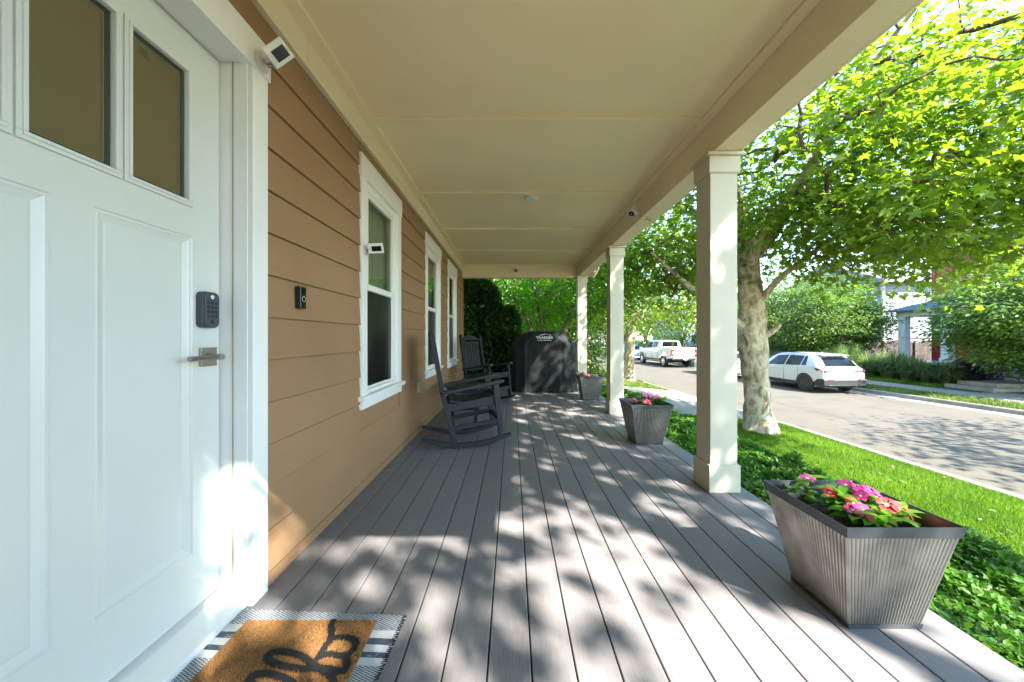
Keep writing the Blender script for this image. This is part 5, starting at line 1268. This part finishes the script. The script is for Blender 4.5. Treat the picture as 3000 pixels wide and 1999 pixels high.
# red house with a white porch
hr = empty('red_house', 'red sided house with white porch posts and a blue grey porch roof', 'house', (26, 16, -.9), 0)
m = MB(); m.box(24.0, 34, 7.0, 20.3, -1.0, 5.8); at(hr, m).build('wall', 'redsid', hr)
m = MB(); laps(m, 7.0, 20.3, 23.999, -.30, 5.7, .205, 'y'); laps(m, 24.0, 34, 7.0, -.3, 5.7, .205); o = at(hr, m).build('lap_siding', 'redsid', hr); o['kind'] = 'stuff'
m = MB(); m.prism([(23.3, 5.7), (34.7, 5.7), (34.7, 5.85), (29, 8.6), (23.3, 5.85)], 6.4, 20.9, 'y'); at(hr, m).build('roof', 'shingle', hr)
m = MB(); m.box(23.92, 24.0, 20.18, 20.34, -.27, 5.7); at(hr, m).build('corner_board', 'redsid', hr)
m = MB(); m.box(21.85, 23.96, 8.0, 20.35, -.36, -.27); at(hr, m).build('porch_floor', 'white', hr)
m = MB(); m.box(21.95, 22.02, 8.0, 20.3, -.95, -.36); at(hr, m).build('porch_skirt', 'lap', hr)
for y in (20.05, 18.05, 15.2, 12.4, 9.4): m = MB(); m.box(21.88, 22.22, y-.17, y+.17, -.27, 2.20); m.box(21.84, 22.26, y-.21, y+.21, -.27, .0); at(hr, m).build('porch_post', 'white', hr, bevel=.01)
m = MB(); m.box(21.86, 22.16, 8, 20.3, 2.20, 2.52); m.box(22.165, 24.0, 20.0, 20.3, 2.20, 2.52); at(hr, m).build('porch_beam', 'cream', hr)
m = MB(); m.v = [(21.55, 7.7, 2.55), (21.55, 20.65, 2.55), (24.02, 19.2, 3.35), (24.02, 7.7, 3.35), (21.55, 7.7, 2.48), (21.55, 20.65, 2.48), (24.02, 20.65, 2.48), (24.02, 7.7, 2.48)]
m.f = [(0, 1, 2, 3), (4, 5, 6, 7), (0, 4, 5, 1), (1, 5, 6, 2), (0, 3, 7, 4), (2, 6, 7, 3)]; m.mi = [0]*6; at(hr, m).build('porch_roof', 'shingleb', hr)
for y in (16.8, 13.4, 10.6):
    m = MB(); m.box(23.90, 23.97, y-.75, y+.75, .55, 2.05); f = at(hr, m).build('window', 'white', hr); m = MB(); m.box(23.88, 23.899, y-.62, y+.62, .68, 1.92); at(hr, m).build('window_pane', 'houseglass', f)
# steps: white wooden flight and two concrete landings
st = empty('porch_steps', 'white wooden porch steps of the red house with side lattice', 'steps', (21.2, 14.4, -.95))
for i in range(4):
    m = MB(); x = 20.5+i*.34; m.box(x, 21.90, 13.8, 15.1, -.95+.17*i, -.95+.17*(i+1)-.035); o = at(st, m).build('riser', 'white', st)
    m = MB(); m.box(x-.03, x+.33, 13.76, 15.14, -.95+.17*(i+1)-.034, -.95+.17*(i+1)); at(st, m).build('tread', 'shingleb', st)
st = empty('concrete_steps', 'two broad concrete steps leading up from the far sidewalk to the red house', 'steps', (19.4, 13.2, -1.01))
for i, (x0, x1, h_) in enumerate(((18.0, 20.48, .15), (18.4, 20.47, .30))):
    m = MB(); m.box(x0, x1, 13.35+.18*i, 14.85-.1*i, -1.02+(.151 if i else 0), -1.02+h_); at(st, m).build('step', 'concrete', st, bevel=.012)
# grey blue houses farther on
def farhouse(label, x0, x1, y0, y1, h_, wallm, group=None, red=False):
    r_ = empty('far_house', label, 'house', ((x0+x1)/2, (y0+y1)/2, -.9))
    m = MB(); m.box(x0, x1, y0, y1, -1, h_); at(r_, m).build('wall', wallm, r_)
    m = MB(); laps(m, x0, x1, y0-.001, -.6, h_, .22); laps(m, y0, y1, x0-.001, -.6, h_, .22, 'y'); o = at(r_, m).build('lap_siding', wallm, r_); o['kind'] = 'stuff'
    m = MB(); m.prism([(x0-.5, h_), (x1+.5, h_), (x1+.5, h_+.15), ((x0+x1)/2, h_+2.4), (x0-.5, h_+.15)], y0-.5, y1+.5, 'y'); at(r_, m).build('roof', 'shingle', r_)
    for (a, b) in ((y0+1.2, y0+2.6), (y0+4.2, y0+5.6), (y1-2.4, y1-1.2)):
        for z in (.2, 3.0):
            if z+1.3 > h_: continue
            m = MB(); m.box(x0-.07, x0-.032, a, b, z, z+1.3); f = at(r_, m).build('window', 'white', r_); m = MB(); m.box(x0-.09, x0-.071, a+.12, b-.12, z+.12, z+1.18); at(r_, m).build('window_pane', 'houseglass', f)
    for (a, b) in ((x0+1, x0+2.2), (x0+4, x0+5.4)):
        for z in (.2, 3.0):
            if z+1.3 > h_: continue
            m = MB(); m.box(a, b, y0-.07, y0-.032, z, z+1.3); f = at(r_, m).build('window', 'white', r_); m = MB(); m.box(a+.12, b-.12, y0-.09, y0-.071, z+.12, z+1.18); at(r_, m).build('window_pane', 'houseglass', f)
    return r_
farhouse('pale blue house half hidden behind the hedge above the white car', 24.5, 30.0, 36.0, 46, 2.2, 'lav')
farhouse('grey blue house glimpsed right of the pickup', 24.0, 34, 50, 61, 5.3, 'lav')
farhouse('pale house glimpsed at the end of the street', 17.5, 27, 84, 96, 5.3, 'lap')
farhouse('white house above the tall hedge at the end of the porch', -9.5, 1.2, 30.0, 40, 7.2, 'lap')
farhouse('pale house beyond the garden trees left of the street', -4, 3.0, 62, 74, 5.0, 'lap')
# fence
fn = empty('picket_fence', 'weathered dark board fence with arched tops between the white and red houses', 'fence', (26, 27.6, -.95))
random.seed(12); x = 21.3
while x < 36.0:
    ph = ((x-21.3) % 2.44)/2.44; h_ = 1.55+.22*math.sin(math.pi*ph); m = MB(); m.box(x, x+.138, 27.55, 27.57, -.93, -.93+h_+random.uniform(-.008, .008)); at(fn, m).build('picket', 'wood', fn); x += .145
x = 21.25
while x < 36: m = MB(); m.box(x, x+.10, 27.44, 27.545, -.95, .80); at(fn, m).build('fence_post', 'wood', fn); x += 2.44
m = MB(); m.box(30.2, 30.32, 27.40, 27.53, -.9, .92); m.box(33.0, 33.12, 27.40, 27.53, -.9, .92); m.box(30.2, 33.12, 27.38, 27.54, .921, 1.03); at(fn, m).build('gate_frame', 'wood', fn)

# ================================================================ VEHICLES
def loft(name, secs, m, parent, sub=1):
    V = []; F = []; n = len(secs[0])
    for s_ in secs: V += s_
    for i in range(len(secs)-1):
        for j in range(n-1): F.append((i*n+j, i*n+j+1, (i+1)*n+j+1, (i+1)*n+j))
        F.append((i*n+n-1, i*n, (i+1)*n, (i+1)*n+n-1))
    F.append(tuple(reversed(range(n)))); F.append(tuple((len(secs)-1)*n+j for j in range(n)))
    me = bpy.data.meshes.new(name); me.from_pydata(V, [], F); me.materials.append(M[m]); me.validate()
    bm = bmesh.new(); bm.from_mesh(me); bmesh.ops.recalc_face_normals(bm, faces=bm.faces); bm.to_mesh(me); bm.free()
    me.polygons.foreach_set('use_smooth', [True]*len(me.polygons)); me.set_sharp_from_angle(angle=R(38))
    o = bpy.data.objects.new(name, me); COL.objects.link(o); o.parent = parent; return o
def wheel(root, x, y, r, wd, rimm, spokes, side):
    """local car frame: x along the car (0 rear), y across; side=+1 left"""
    m = MB(); n = 32; pr = [(wd*.5, r*.64), (wd*.5, r*.92), (wd*.38, r), (-wd*.38, r), (-wd*.5, r*.92), (-wd*.5, r*.64)]
    k0 = len(m.v)
    for i in range(n):
        a = 2*math.pi*i/n
        for (o_, rr) in pr: m.v.append((x+rr*math.cos(a), y+o_, r+rr*math.sin(a)))
    for i in range(n):
        for j in range(6): a = i*6+j; b = i*6+(j+1) % 6; c = ((i+1) % n)*6+(j+1) % 6; d = ((i+1) % n)*6+j; m.f.append((a, b, c, d)); m.mi.append(0)
    w_ = m.build('wheel', 'tyre', root, auto=35)
    m = MB(); yo = y+side*(wd*.5-.008)
    m.cyl((x, min(yo, yo-side*.02), r), r*.63, .02, 'y', 28); m.build('wheel_well', 'blk', w_)
    m = MB(); ya = y+side*(wd*.5-.004)
    for i in range(n):
        a, b = 2*math.pi*i/n, 2*math.pi*(i+1)/n
        for r0, r1, d0, d1 in ((.655, .60, 0, 0), (.60, .57, 0, -.03)):
            m.quad((x+r*r0*math.cos(a), ya+side*d0, r+r*r0*math.sin(a)), (x+r*r0*math.cos(b), ya+side*d0, r+r*r0*math.sin(b)), (x+r*r1*math.cos(b), ya+side*d1, r+r*r1*math.sin(b)), (x+r*r1*math.cos(a), ya+side*d1, r+r*r1*math.sin(a)))
    for i in range(spokes):
        for dd in (-.11, .11):
            a = 2*math.pi*i/spokes+dd; ax_, az_ = math.cos(a), math.sin(a); a2 = 2*math.pi*i/spokes+dd*2.3
            m.bar((x+.08*r*ax_, ya+side*.004, r+.08*r*az_), (x+.61*r*math.cos(a2), ya-side*.006, r+.61*r*math.sin(a2)), .012, .055*r*1.6, up=(-az_, 0, ax_))
    m.cyl((x, min(ya, ya+side*.012), r), r*.13, .012, 'y', 16); m.build('rim', rimm, w_)
    return w_
def car(label, name, pos, yaw, paintm, st, wheels, glass, rimm='alloy', clad=True, tail='wide', dark_hatch=True, cat='car', scale=1):
    """st: stations (x, zb, zs, zt, w0, w1, w2) from the tail to the nose; local x runs forward"""
    root = empty(name, label, cat, pos, yaw, None)
    def sec(s_):
        x, zb, zs, zt, w0, w1, w2 = s_; zm = (zb+zs)/2
        half = [(w0*.80, zb), (w0, zb+.07), (w1*.995, zm), (w1, zs-.10), (w1-.02, zs), (w2+(w1-w2)*.10, zt-(zt-zs)*.14), (w2-.03, zt-.01), (w2*.55, zt+.012)]
        return [(x, y, z) for y, z in half]+[(x, -y, z) for y, z in reversed(half)]
    # refine stations
    S2 = []
    for i in range(len(st)-1):
        p0, p1, p2, p3 = st[max(i-1, 0)], st[i], st[i+1], st[min(i+2, len(st)-1)]
        for k in range(3):
            t = k/3; S2.append(tuple(p1[a]+(p2[a]-p1[a])*t for a in range(7)))
    S2.append(st[-1]); loft('body', [sec(s_) for s_ in S2], paintm, root)
    A = np.array(st)
    def at_(x): return [np.interp(x, A[:, 0], A[:, i]) for i in range(7)]
    def sidept(x, t, sd, off=.006):   # t: 0 at the shoulder, 1 at the roof edge
        _, zb, zs, zt, w0, w1, w2 = at_(x); y0, z0 = w1-.02, zs; y1, z1 = w2+(w1-w2)*.10, zt-(zt-zs)*.14
        return (x, sd*(y0+(y1-y0)*t+off), z0+(z1-z0)*t+off*.3)
    for sd in (1, -1):
        for (xa, xb, xa2, xb2) in glass['side']:
            m = MB(); n = 6
            for i in range(n):
                f0, f1 = i/n, (i+1)/n
                m.quad(sidept(xa+(xb-xa)*f0, .06, sd), sidept(xa+(xb-xa)*f1, .06, sd), sidept(xa2+(xb2-xa2)*f1, .93, sd), sidept(xa2+(xb2-xa2)*f0, .93, sd))
            m.build('side_window', 'carglass', root)
    def toppt(x, u, off=.006):
        _, zb, zs, zt, w0, w1, w2 = at_(x); return (x-off if x < 1.5 else x+off, u*(w2*.93), zt+off*.6-.003*0)
    for nm, (xa, xb, ua, ub) in (('rear_window', glass['rear']), ('windscreen', glass['front'])):
        m = MB(); n = 5
        for i in range(n):
            f0, f1 = i/n, (i+1)/n; x0, x1 = xa+(xb-xa)*f0, xa+(xb-xa)*f1; u0, u1 = ua+(ub-ua)*f0, ua+(ub-ua)*f1
            for (q0, q1) in ((-1, -.5), (-.5, .5), (.5, 1)):
                h0 = .016 if abs(q0) <= .5 else 0; h1 = .016 if abs(q1) <= .5 else 0
                P = [toppt(x0, u0*q0), toppt(x0, u0*q1), toppt(x1, u1*q1), toppt(x1, u1*q0)]
                P = [(a, b, c+hh) for (a, b, c), hh in zip(P, (h0, h1, h1, h0))]; m.quad(*P)
        m.build(nm, 'carglass', root)
    Lc = st[-1][0]
    for (xw, rw) in wheels:
        for sd in (1, -1):
            w1 = at_(xw)[5]; wheel(root, xw, sd*(w1-.088), rw, .215, rimm, 5, sd)
            m = MB(); n = 18   # arch lip round a dark well
            for i in range(n):
                a0, a1 = R(-8+196*i/n), R(-8+196*(i+1)/n)
                for (r0, r1, y_) in ((rw*1.07, rw*1.26, .008),):
                    P = [(xw+r0*math.cos(a0), sd*(w1+y_), rw+r0*math.sin(a0)), (xw+r0*math.cos(a1), sd*(w1+y_), rw+r0*math.sin(a1)), (xw+r1*math.cos(a1), sd*(w1+y_-.012), rw+r1*math.sin(a1)), (xw+r1*math.cos(a0), sd*(w1+y_-.012), rw+r1*math.sin(a0))]
                    m.quad(*P)
            if clad: m.build('wheel_arch', 'clad', root)
            m = MB()
            for i in range(n):
                a0, a1 = R(-14+208*i/n), R(-14+208*(i+1)/n)
                m.quad((xw, sd*(w1+.003), rw), (xw+rw*1.1*math.cos(a0), sd*(w1+.003), rw+rw*1.1*math.sin(a0)), (xw+rw*1.1*math.cos(a1), sd*(w1+.003), rw+rw*1.1*math.sin(a1)))
            m.build('wheel_housing', 'blk', root)
    if clad:
        for sd in (1, -1):
            a, b = wheels[0][0]+.42, wheels[1][0]-.42; m = MB(); w0, w1 = at_((a+b)/2)[4:6]; m.box(a, b, min(sd*(w1-.05), sd*(w1+.004)), max(sd*(w1-.05), sd*(w1+.004)), .24, .40); m.build('sill_cladding', 'clad', root, bevel=.01)
        m = MB(); w1 = at_(.12)[5]; m.prism([(-.035, .34), (-.035, .55), (-.01, .60), (.30, .62), (.55, .50), (.55, .30), (.05, .26)], -w1+.0, w1-.0, 'y'); m.build('rear_bumper', 'clad', root, bevel=.02)
        m = MB(); m.box(-.055, .02, -w1*.8, w1*.8, .335, .375); m.build('bumper_trim', 'chrome', root, bevel=.006)
        for sd in (1, -1): m = MB(); m.box(-.046, -.03, min(sd*.50, sd*.75), max(sd*.50, sd*.75), .555, .58); m.build('reflector', 'redlamp', root)
    # door lines, handles, mirrors
    for sd in (1, -1):
        for xd in glass.get('doors', ()):
            m = MB(); w1 = at_(xd)[5]; P = []
            m.box(xd-.004, xd+.004, min(sd*(w1-.02), sd*(w1+.0025)), max(sd*(w1-.02), sd*(w1+.0025)), .42, at_(xd)[2]-.06); m.build('door_gap', 'blk', root)
        for xh in glass.get('handles', ()):
            m = MB(); w1 = at_(xh)[5]; m.box(xh-.09, xh+.09, min(sd*w1, sd*(w1+.025)), max(sd*w1, sd*(w1+.025)), at_(xh)[2]-.16, at_(xh)[2]-.13); m.build('door_handle', paintm, root, bevel=.006)
        xm = glass['mirror']; m = MB(); w1 = at_(xm)[5]; m.box(xm-.06, xm+.10, min(sd*(w1+.02), sd*(w1+.20)), max(sd*(w1+.02), sd*(w1+.20)), at_(xm)[2]+.03, at_(xm)[2]+.17)
        m.box(xm, xm+.05, min(sd*(w1-.05), sd*(w1+.03)), max(sd*(w1-.05), sd*(w1+.03)), at_(xm)[2], at_(xm)[2]+.05); m.build('wing_mirror', paintm, root, bevel=.02)
    return root, at_
SUV = [(0, .42, .70, .78, .74, .80, .70), (.05, .34, .86, .95, .82, .87, .72), (.13, .30, .99, 1.06, .85, .900, .70), (.36, .27, 1.09, 1.34, .88, .915, .66), (.62, .26, 1.10, 1.54, .90, .922, .60), (1.1, .25, 1.07, 1.605, .90, .92, .59),
       (1.9, .25, 1.03, 1.63, .90, .92, .60), (2.6, .25, 1.00, 1.575, .90, .92, .59), (3.0, .25, .98, 1.45, .90, .915, .60), (3.62, .25, .96, 1.06, .90, .91, .68), (4.15, .26, .88, .96, .87, .89, .70), (4.45, .32, .76, .84, .78, .80, .60), (4.57, .42, .62, .70, .66, .68, .5)]
GL = {'side': [(.86, 1.12, 1.0, 1.12), (1.17, 1.98, 1.17, 1.93), (2.05, 3.12, 2.00, 2.72)], 'rear': (.16, .50, 1.02, .98), 'front': (3.5, 2.85, 1.0, .98), 'doors': (1.25, 2.02, 3.15), 'handles': (1.22, 2.2), 'mirror': 3.0}
def place(x, y): return (x+sft(y), y, -1.25)
root, at_ = car('white compact sport utility car parked at the far kerb facing away, black wheels', 'parked_car', (13.47, 14.42, -1.249), R(91.5), 'carwhite', SUV, [(.90, .35), (3.53, .35)], GL, 'blkrim')
# tail lamps: dark wedge with a red streak, plate, wiper, spoiler, exhaust
for sd in (1, -1):
    m = MB(); P = [(.035, .40, .93), (.02, .78, .95), (.14, .915, 1.00), (.42, .926, 1.035), (.30, .926, .93), (.09, .912, .86), (.01, .80, .865), (.025, .40, .885)]
    P = [(a, sd*b, c) for a, b, c in P]; Q = [(a+.10, b-sd*.08, c) for a, b, c in P]; n = len(P); m.v = P+Q
    m.f = [tuple(range(n)), tuple(reversed(range(n, 2*n)))]+[(i, (i+1) % n, n+(i+1) % n, n+i) for i in range(n)]; m.mi = [0]*len(m.f); lm = m.build('tail_light', 'carglass', root)
    m = MB(); pts = [(.005, sd*.44, .905), (-.002, sd*.70, .915), (.05, sd*.875, .925), (.12, sd*.931, .955), (.26, sd*.938, .985)]; m.tube(pts, .014, 6); m.build('light_strip', 'redlamp', lm)
m = MB(); m.box(-.012, .04, -.155, .155, .745, .865); pl = m.build('licence_plate', 'plate', root, bevel=.004)
for i in range(7): m = MB(); m.box(-.0145, -.012, -.125+i*.037, -.125+i*.037+.020, .770, .835); m.build('plate_character', 'platetxt', pl)
m = MB(); m.tube([(.30, 0, 1.235), (.215, -.10, 1.15), (.19, -.34, 1.12)], .010, 5); m.build('rear_wiper', 'blk', root)
m = MB(); m.prism([(.36, 1.545), (.40, 1.515), (.75, 1.57), (.75, 1.60)], -.56, .56, 'y'); m.build('roof_spoiler', 'carwhite', root, bevel=.012)
m = MB(); m.prism([(1.05, 1.612), (1.2, 1.612), (1.06, 1.66)], -.018, .018, 'y'); m.build('antenna_fin', 'carwhite', root, bevel=.005)
m = MB(); m.cyl((-.02, -.45, .30), .035, .2, 'x', 14); m.build('exhaust_pipe', 'chrome', root)
m = MB(); m.tube([(1.15, .64, 1.60), (2.0, .655, 1.625), (2.9, .64, 1.565)], .012, 6); m.build('roof_rail', 'blk', root)
m = MB(); m.tube([(1.15, -.64, 1.60), (2.0, -.655, 1.625), (2.9, -.64, 1.565)], .012, 6); m.build('roof_rail', 'blk', root)
def simple_lamps(root, at_, z=.86, w=.20, h_=.16, m_='redlamp'):
    for sd in (1, -1):
        ww = at_(.1)[5]; m = MB(); m.box(-.012, .16, min(sd*(ww-w), sd*(ww+.006)), max(sd*(ww-w), sd*(ww+.006)), z-h_/2, z+h_/2); m.build('tail_light', m_, root, bevel=.02)
    m = MB(); m.box(-.02, .04, -.155, .155, .70, .82); m.build('licence_plate', 'plate', root, bevel=.004)
HB = [(0, .35, .74, .80, .74, .80, .70), (.06, .28, .92, 1.0, .80, .85, .72), (.15, .24, 1.0, 1.12, .83, .865, .68), (.75, .22, 1.0, 1.40, .84, .87, .58), (1.5, .2, .96, 1.47, .84, .87, .58), (2.3, .2, .93, 1.47, .84, .87, .58), (2.9, .2, .91, 1.36, .84, .87, .58),
      (3.75, .2, .88, .97, .84, .86, .66), (4.2, .24, .80, .88, .80, .83, .66), (4.4, .3, .68, .75, .7, .74, .55)]
GH = {'side': [(.8, 1.25, 1.0, 1.25), (1.32, 2.1, 1.30, 2.05), (2.17, 3.2, 2.12, 2.75)], 'rear': (.2, .72, 1.0, .96), 'front': (3.65, 2.95, 1, .98), 'doors': (1.28, 2.12, 3.3), 'handles': (1.5, 2.35), 'mirror': 3.05}
r2, a2 = car('pale silver hatchback parked at the far kerb, between the two far columns', 'parked_car', (12.35+sft(47)+1.35, 46.6, -1.249), R(95), 'carsilver', HB, [(.85, .31), (3.4, .31)], GH, 'alloy', False); simple_lamps(r2, a2, .98, .16, .30)
r3, a3 = car('blue hatchback parked ahead of the pickup, mostly behind a plane tree trunk', 'parked_car', (13.35+sft(34.6), 34.9, -1.249), R(94), 'carblue', SUV, [(.90, .35), (3.53, .35)], GL, 'blkrim'); simple_lamps(r3, a3, .98, .30, .12)
r4, a4 = car('dark blue car parked beyond the pale silver hatchback', 'parked_car', (13.45+sft(53), 53.4, -1.249), R(95), 'carblue2', SUV, [(.90, .35), (3.53, .35)], GL, 'alloy'); simple_lamps(r4, a4)
r5, a5 = car('white car parked ahead of the white compact one, only its tail showing past the tree', 'parked_car', (13.62+sft(20), 19.4, -1.249), R(92), 'carwhite', HB, [(.85, .31), (3.4, .31)], GH, 'alloy', False); simple_lamps(r5, a5, .98, .16, .34)
r6, a6 = car('blue car farthest up the far kerb', 'parked_car', (13.4+sft(60), 60.5, -1.249), R(95), 'carblue', HB, [(.85, .31), (3.4, .31)], GH, 'alloy', False); simple_lamps(r6, a6)

# ---- pickup
tk = empty('pickup_truck', 'white crew cab pickup parked at the far kerb facing away, red tail lamps', 'pickup truck', (13.9+sft(27)*1.0-.02, 26.75, -1.249), R(93.5))
def tb(name, m_, x0, x1, y0, y1, z0, z1, bev=.012, parent=None): m = MB(); m.box(x0, x1, y0, y1, z0, z1); return m.build(name, m_, parent or tk, bevel=bev)
Wd = .99
# box sides with arches, tailgate
for sd in (1, -1):
    m = MB(); a = 1.32; rw = .42; top = 1.52
    prof = [(.06, .72), (.06, top), (2.12, top), (2.12, .60)]+[(a+.52*math.cos(R(t)), .62+.50*math.sin(R(t))) for t in range(0, 181, 12)]+[(.62, .66)]
    m.prism(prof, sd*(Wd-.10), sd*Wd, 'y'); m.build('bed_side', 'carwhite', tk, bevel=.02)
tb('tailgate', 'carwhite', .0, .07, -.80, .80, .86, 1.50, .018)
tb('tailgate_cap', 'clad', -.005, .085, -.36, .36, 1.495, 1.515, .004)
tb('bed_floor', 'blk', .07, 2.12, -.88, .88, .72, .86)
tb('tailgate_crease', 'cargrey', -.004, .0, -.78, .78, 1.20, 1.212, 0)
tb('bed_front', 'carwhite', 2.06, 2.12, -.88, .88, .8, 1.5)
for sd in (1, -1):
    lm = tb('tail_light', 'redlamp', -.012, .14, min(sd*.80, sd*1.0), max(sd*.80, sd*1.0), .93, 1.42, .018)
    m = MB(); m.box(-.016, -.008, min(sd*.83, sd*.93), max(sd*.83, sd*.93), 1.06, 1.22); m.build('clear_lens', 'clearlamp', lm)
m = MB(); m.cyl((-.012, 0, 1.14), .055, .014, 'x', 24); o = m.build('oval_emblem', 'blk', tk); 
for v in o.data.vertices: v.co.y = v.co.y*2.1
m = MB(); m.prism([(-.17, .60), (-.17, .80), (.02, .83), (.02, .60)], -.98, .98, 'y'); m.build('rear_bumper', 'chrome', tk, bevel=.03)
m = MB(); m.box(-.175, -.165, -.17, .17, .62, .76); m.build('licence_plate', 'plate', tk)
tb('hitch', 'blk', -.20, .1, -.06, .06, .50, .58); tb('exhaust_pipe', 'chrome', .2, .6, -.75, -.66, .50, .58, .02); tb('frame_rail', 'blk', .1, 5.4, -.45, .45, .50, .70)
m = MB(); m.cyl((1.32, -.75, .42), .09, 1.5, 'y', 14); m.build('rear_axle', 'blk', tk)
for sd in (1, -1): tb('mud_flap', 'blk', .78, .80, min(sd*.72, sd*.98), max(sd*.72, sd*.98), .38, .72, 0)
# cab and bonnet
CAB = [(2.14, .58, 1.50, 2.03-.02, .96, .99, .76), (2.22, .55, 1.50, 2.04, .97, .99, .78), (2.8, .53, 1.49, 2.07, .97, 1.0, .78), (3.7, .53, 1.47, 2.06, .97, 1.0, .78), (4.05, .53, 1.46, 2.0, .97, 1.0, .78), (4.72, .53, 1.44, 1.54, .97, 1.0, .80),
       (5.3, .55, 1.40, 1.50, .97, 1.0, .82), (5.85, .55, 1.34, 1.44, .97, .99, .82), (6.0, .60, 1.15, 1.3, .93, .95, .8)]
def sec(s_):
    x, zb, zs, zt, w0, w1, w2 = s_; half = [(w0*.9, zb), (w0, zb+.06), (w1, (zb+zs)/2), (w1, zs-.08), (w1-.02, zs), (w2+(w1-w2)*.10, zt-(zt-zs)*.14), (w2-.03, zt-.01), (w2*.5, zt+.012)]
    return [(x, y, z) for y, z in half]+[(x, -y, z) for y, z in reversed(half)]
loft('cab', [sec(s_) for s_ in CAB], 'carwhite', tk)
A = np.array(CAB)
def sp(x, t, sd, off=.007):
    _, zb, zs, zt, w0, w1, w2 = [np.interp(x, A[:, 0], A[:, i]) for i in range(7)]; y0, z0 = w1-.02, zs; y1, z1 = w2+(w1-w2)*.10, zt-(zt-zs)*.14
    return (x, sd*(y0+(y1-y0)*t+off), z0+(z1-z0)*t+off*.3)
for sd in (1, -1):
    for (a, b, c, d) in ((2.42, 3.18, 2.42, 3.16), (3.30, 4.45, 3.28, 4.0)):
        m = MB(); m.quad(sp(a, .04, sd), sp(b, .04, sd), sp(d, .92, sd), sp(c, .92, sd)); m.build('side_window', 'carglass', tk)
    for xd in (2.30, 3.24, 4.5): tb('door_gap', 'blk', xd-.005, xd+.005, min(sd*.98, sd*1.0035), max(sd*.98, sd*1.0035), .62, 1.44, 0)
    for xd in (2.45, 3.42): tb('door_handle', 'blk', xd-.1, xd+.1, min(sd*.99, sd*1.03), max(sd*.99, sd*1.03), 1.26, 1.31, .008)
    tb('wing_mirror', 'blk', 4.15, 4.32, min(sd*1.10, sd*1.36), max(sd*1.10, sd*1.36), 1.42, 1.86, .04); tb('mirror_arm', 'blk', 4.2, 4.26, min(sd*.96, sd*1.12), max(sd*.96, sd*1.12), 1.50, 1.56)
    tb('running_board', 'chrome', 2.3, 4.6, min(sd*.90, sd*1.05), max(sd*.90, sd*1.05), .42, .47, .01)
    for xw in (1.32, 5.2):
        wheel(tk, xw, sd*(.872 if xw < 2 else .890), .42, .27, 'alloy', 8, sd)
        m = MB(); n = 14
        for i in range(n):
            a0, a1 = R(-10+200*i/n), R(-10+200*(i+1)/n); m.quad((xw, sd*(.985 if xw < 2 else 1.003), .52), (xw+.50*math.cos(a0), sd*(.985 if xw < 2 else 1.003), .52+.50*math.sin(a0)), (xw+.50*math.cos(a1), sd*(.985 if xw < 2 else 1.003), .52+.50*math.sin(a1)))
        if xw > 2: m.build('wheel_housing', 'blk', tk)
m = MB(); m.quad((2.128, -.66, 1.56), (2.128, .66, 1.56), (2.15, .60, 1.95), (2.15, -.60, 1.95)); m.v = [(a-.012, b, c) for a, b, c in m.v]; m.build('rear_window', 'carglass', tk)
t = text('FX4', .13, 'redlamp', tk, (.62, .992, 1.36), (R(90), 0, R(180)), 'side_badge', .002)
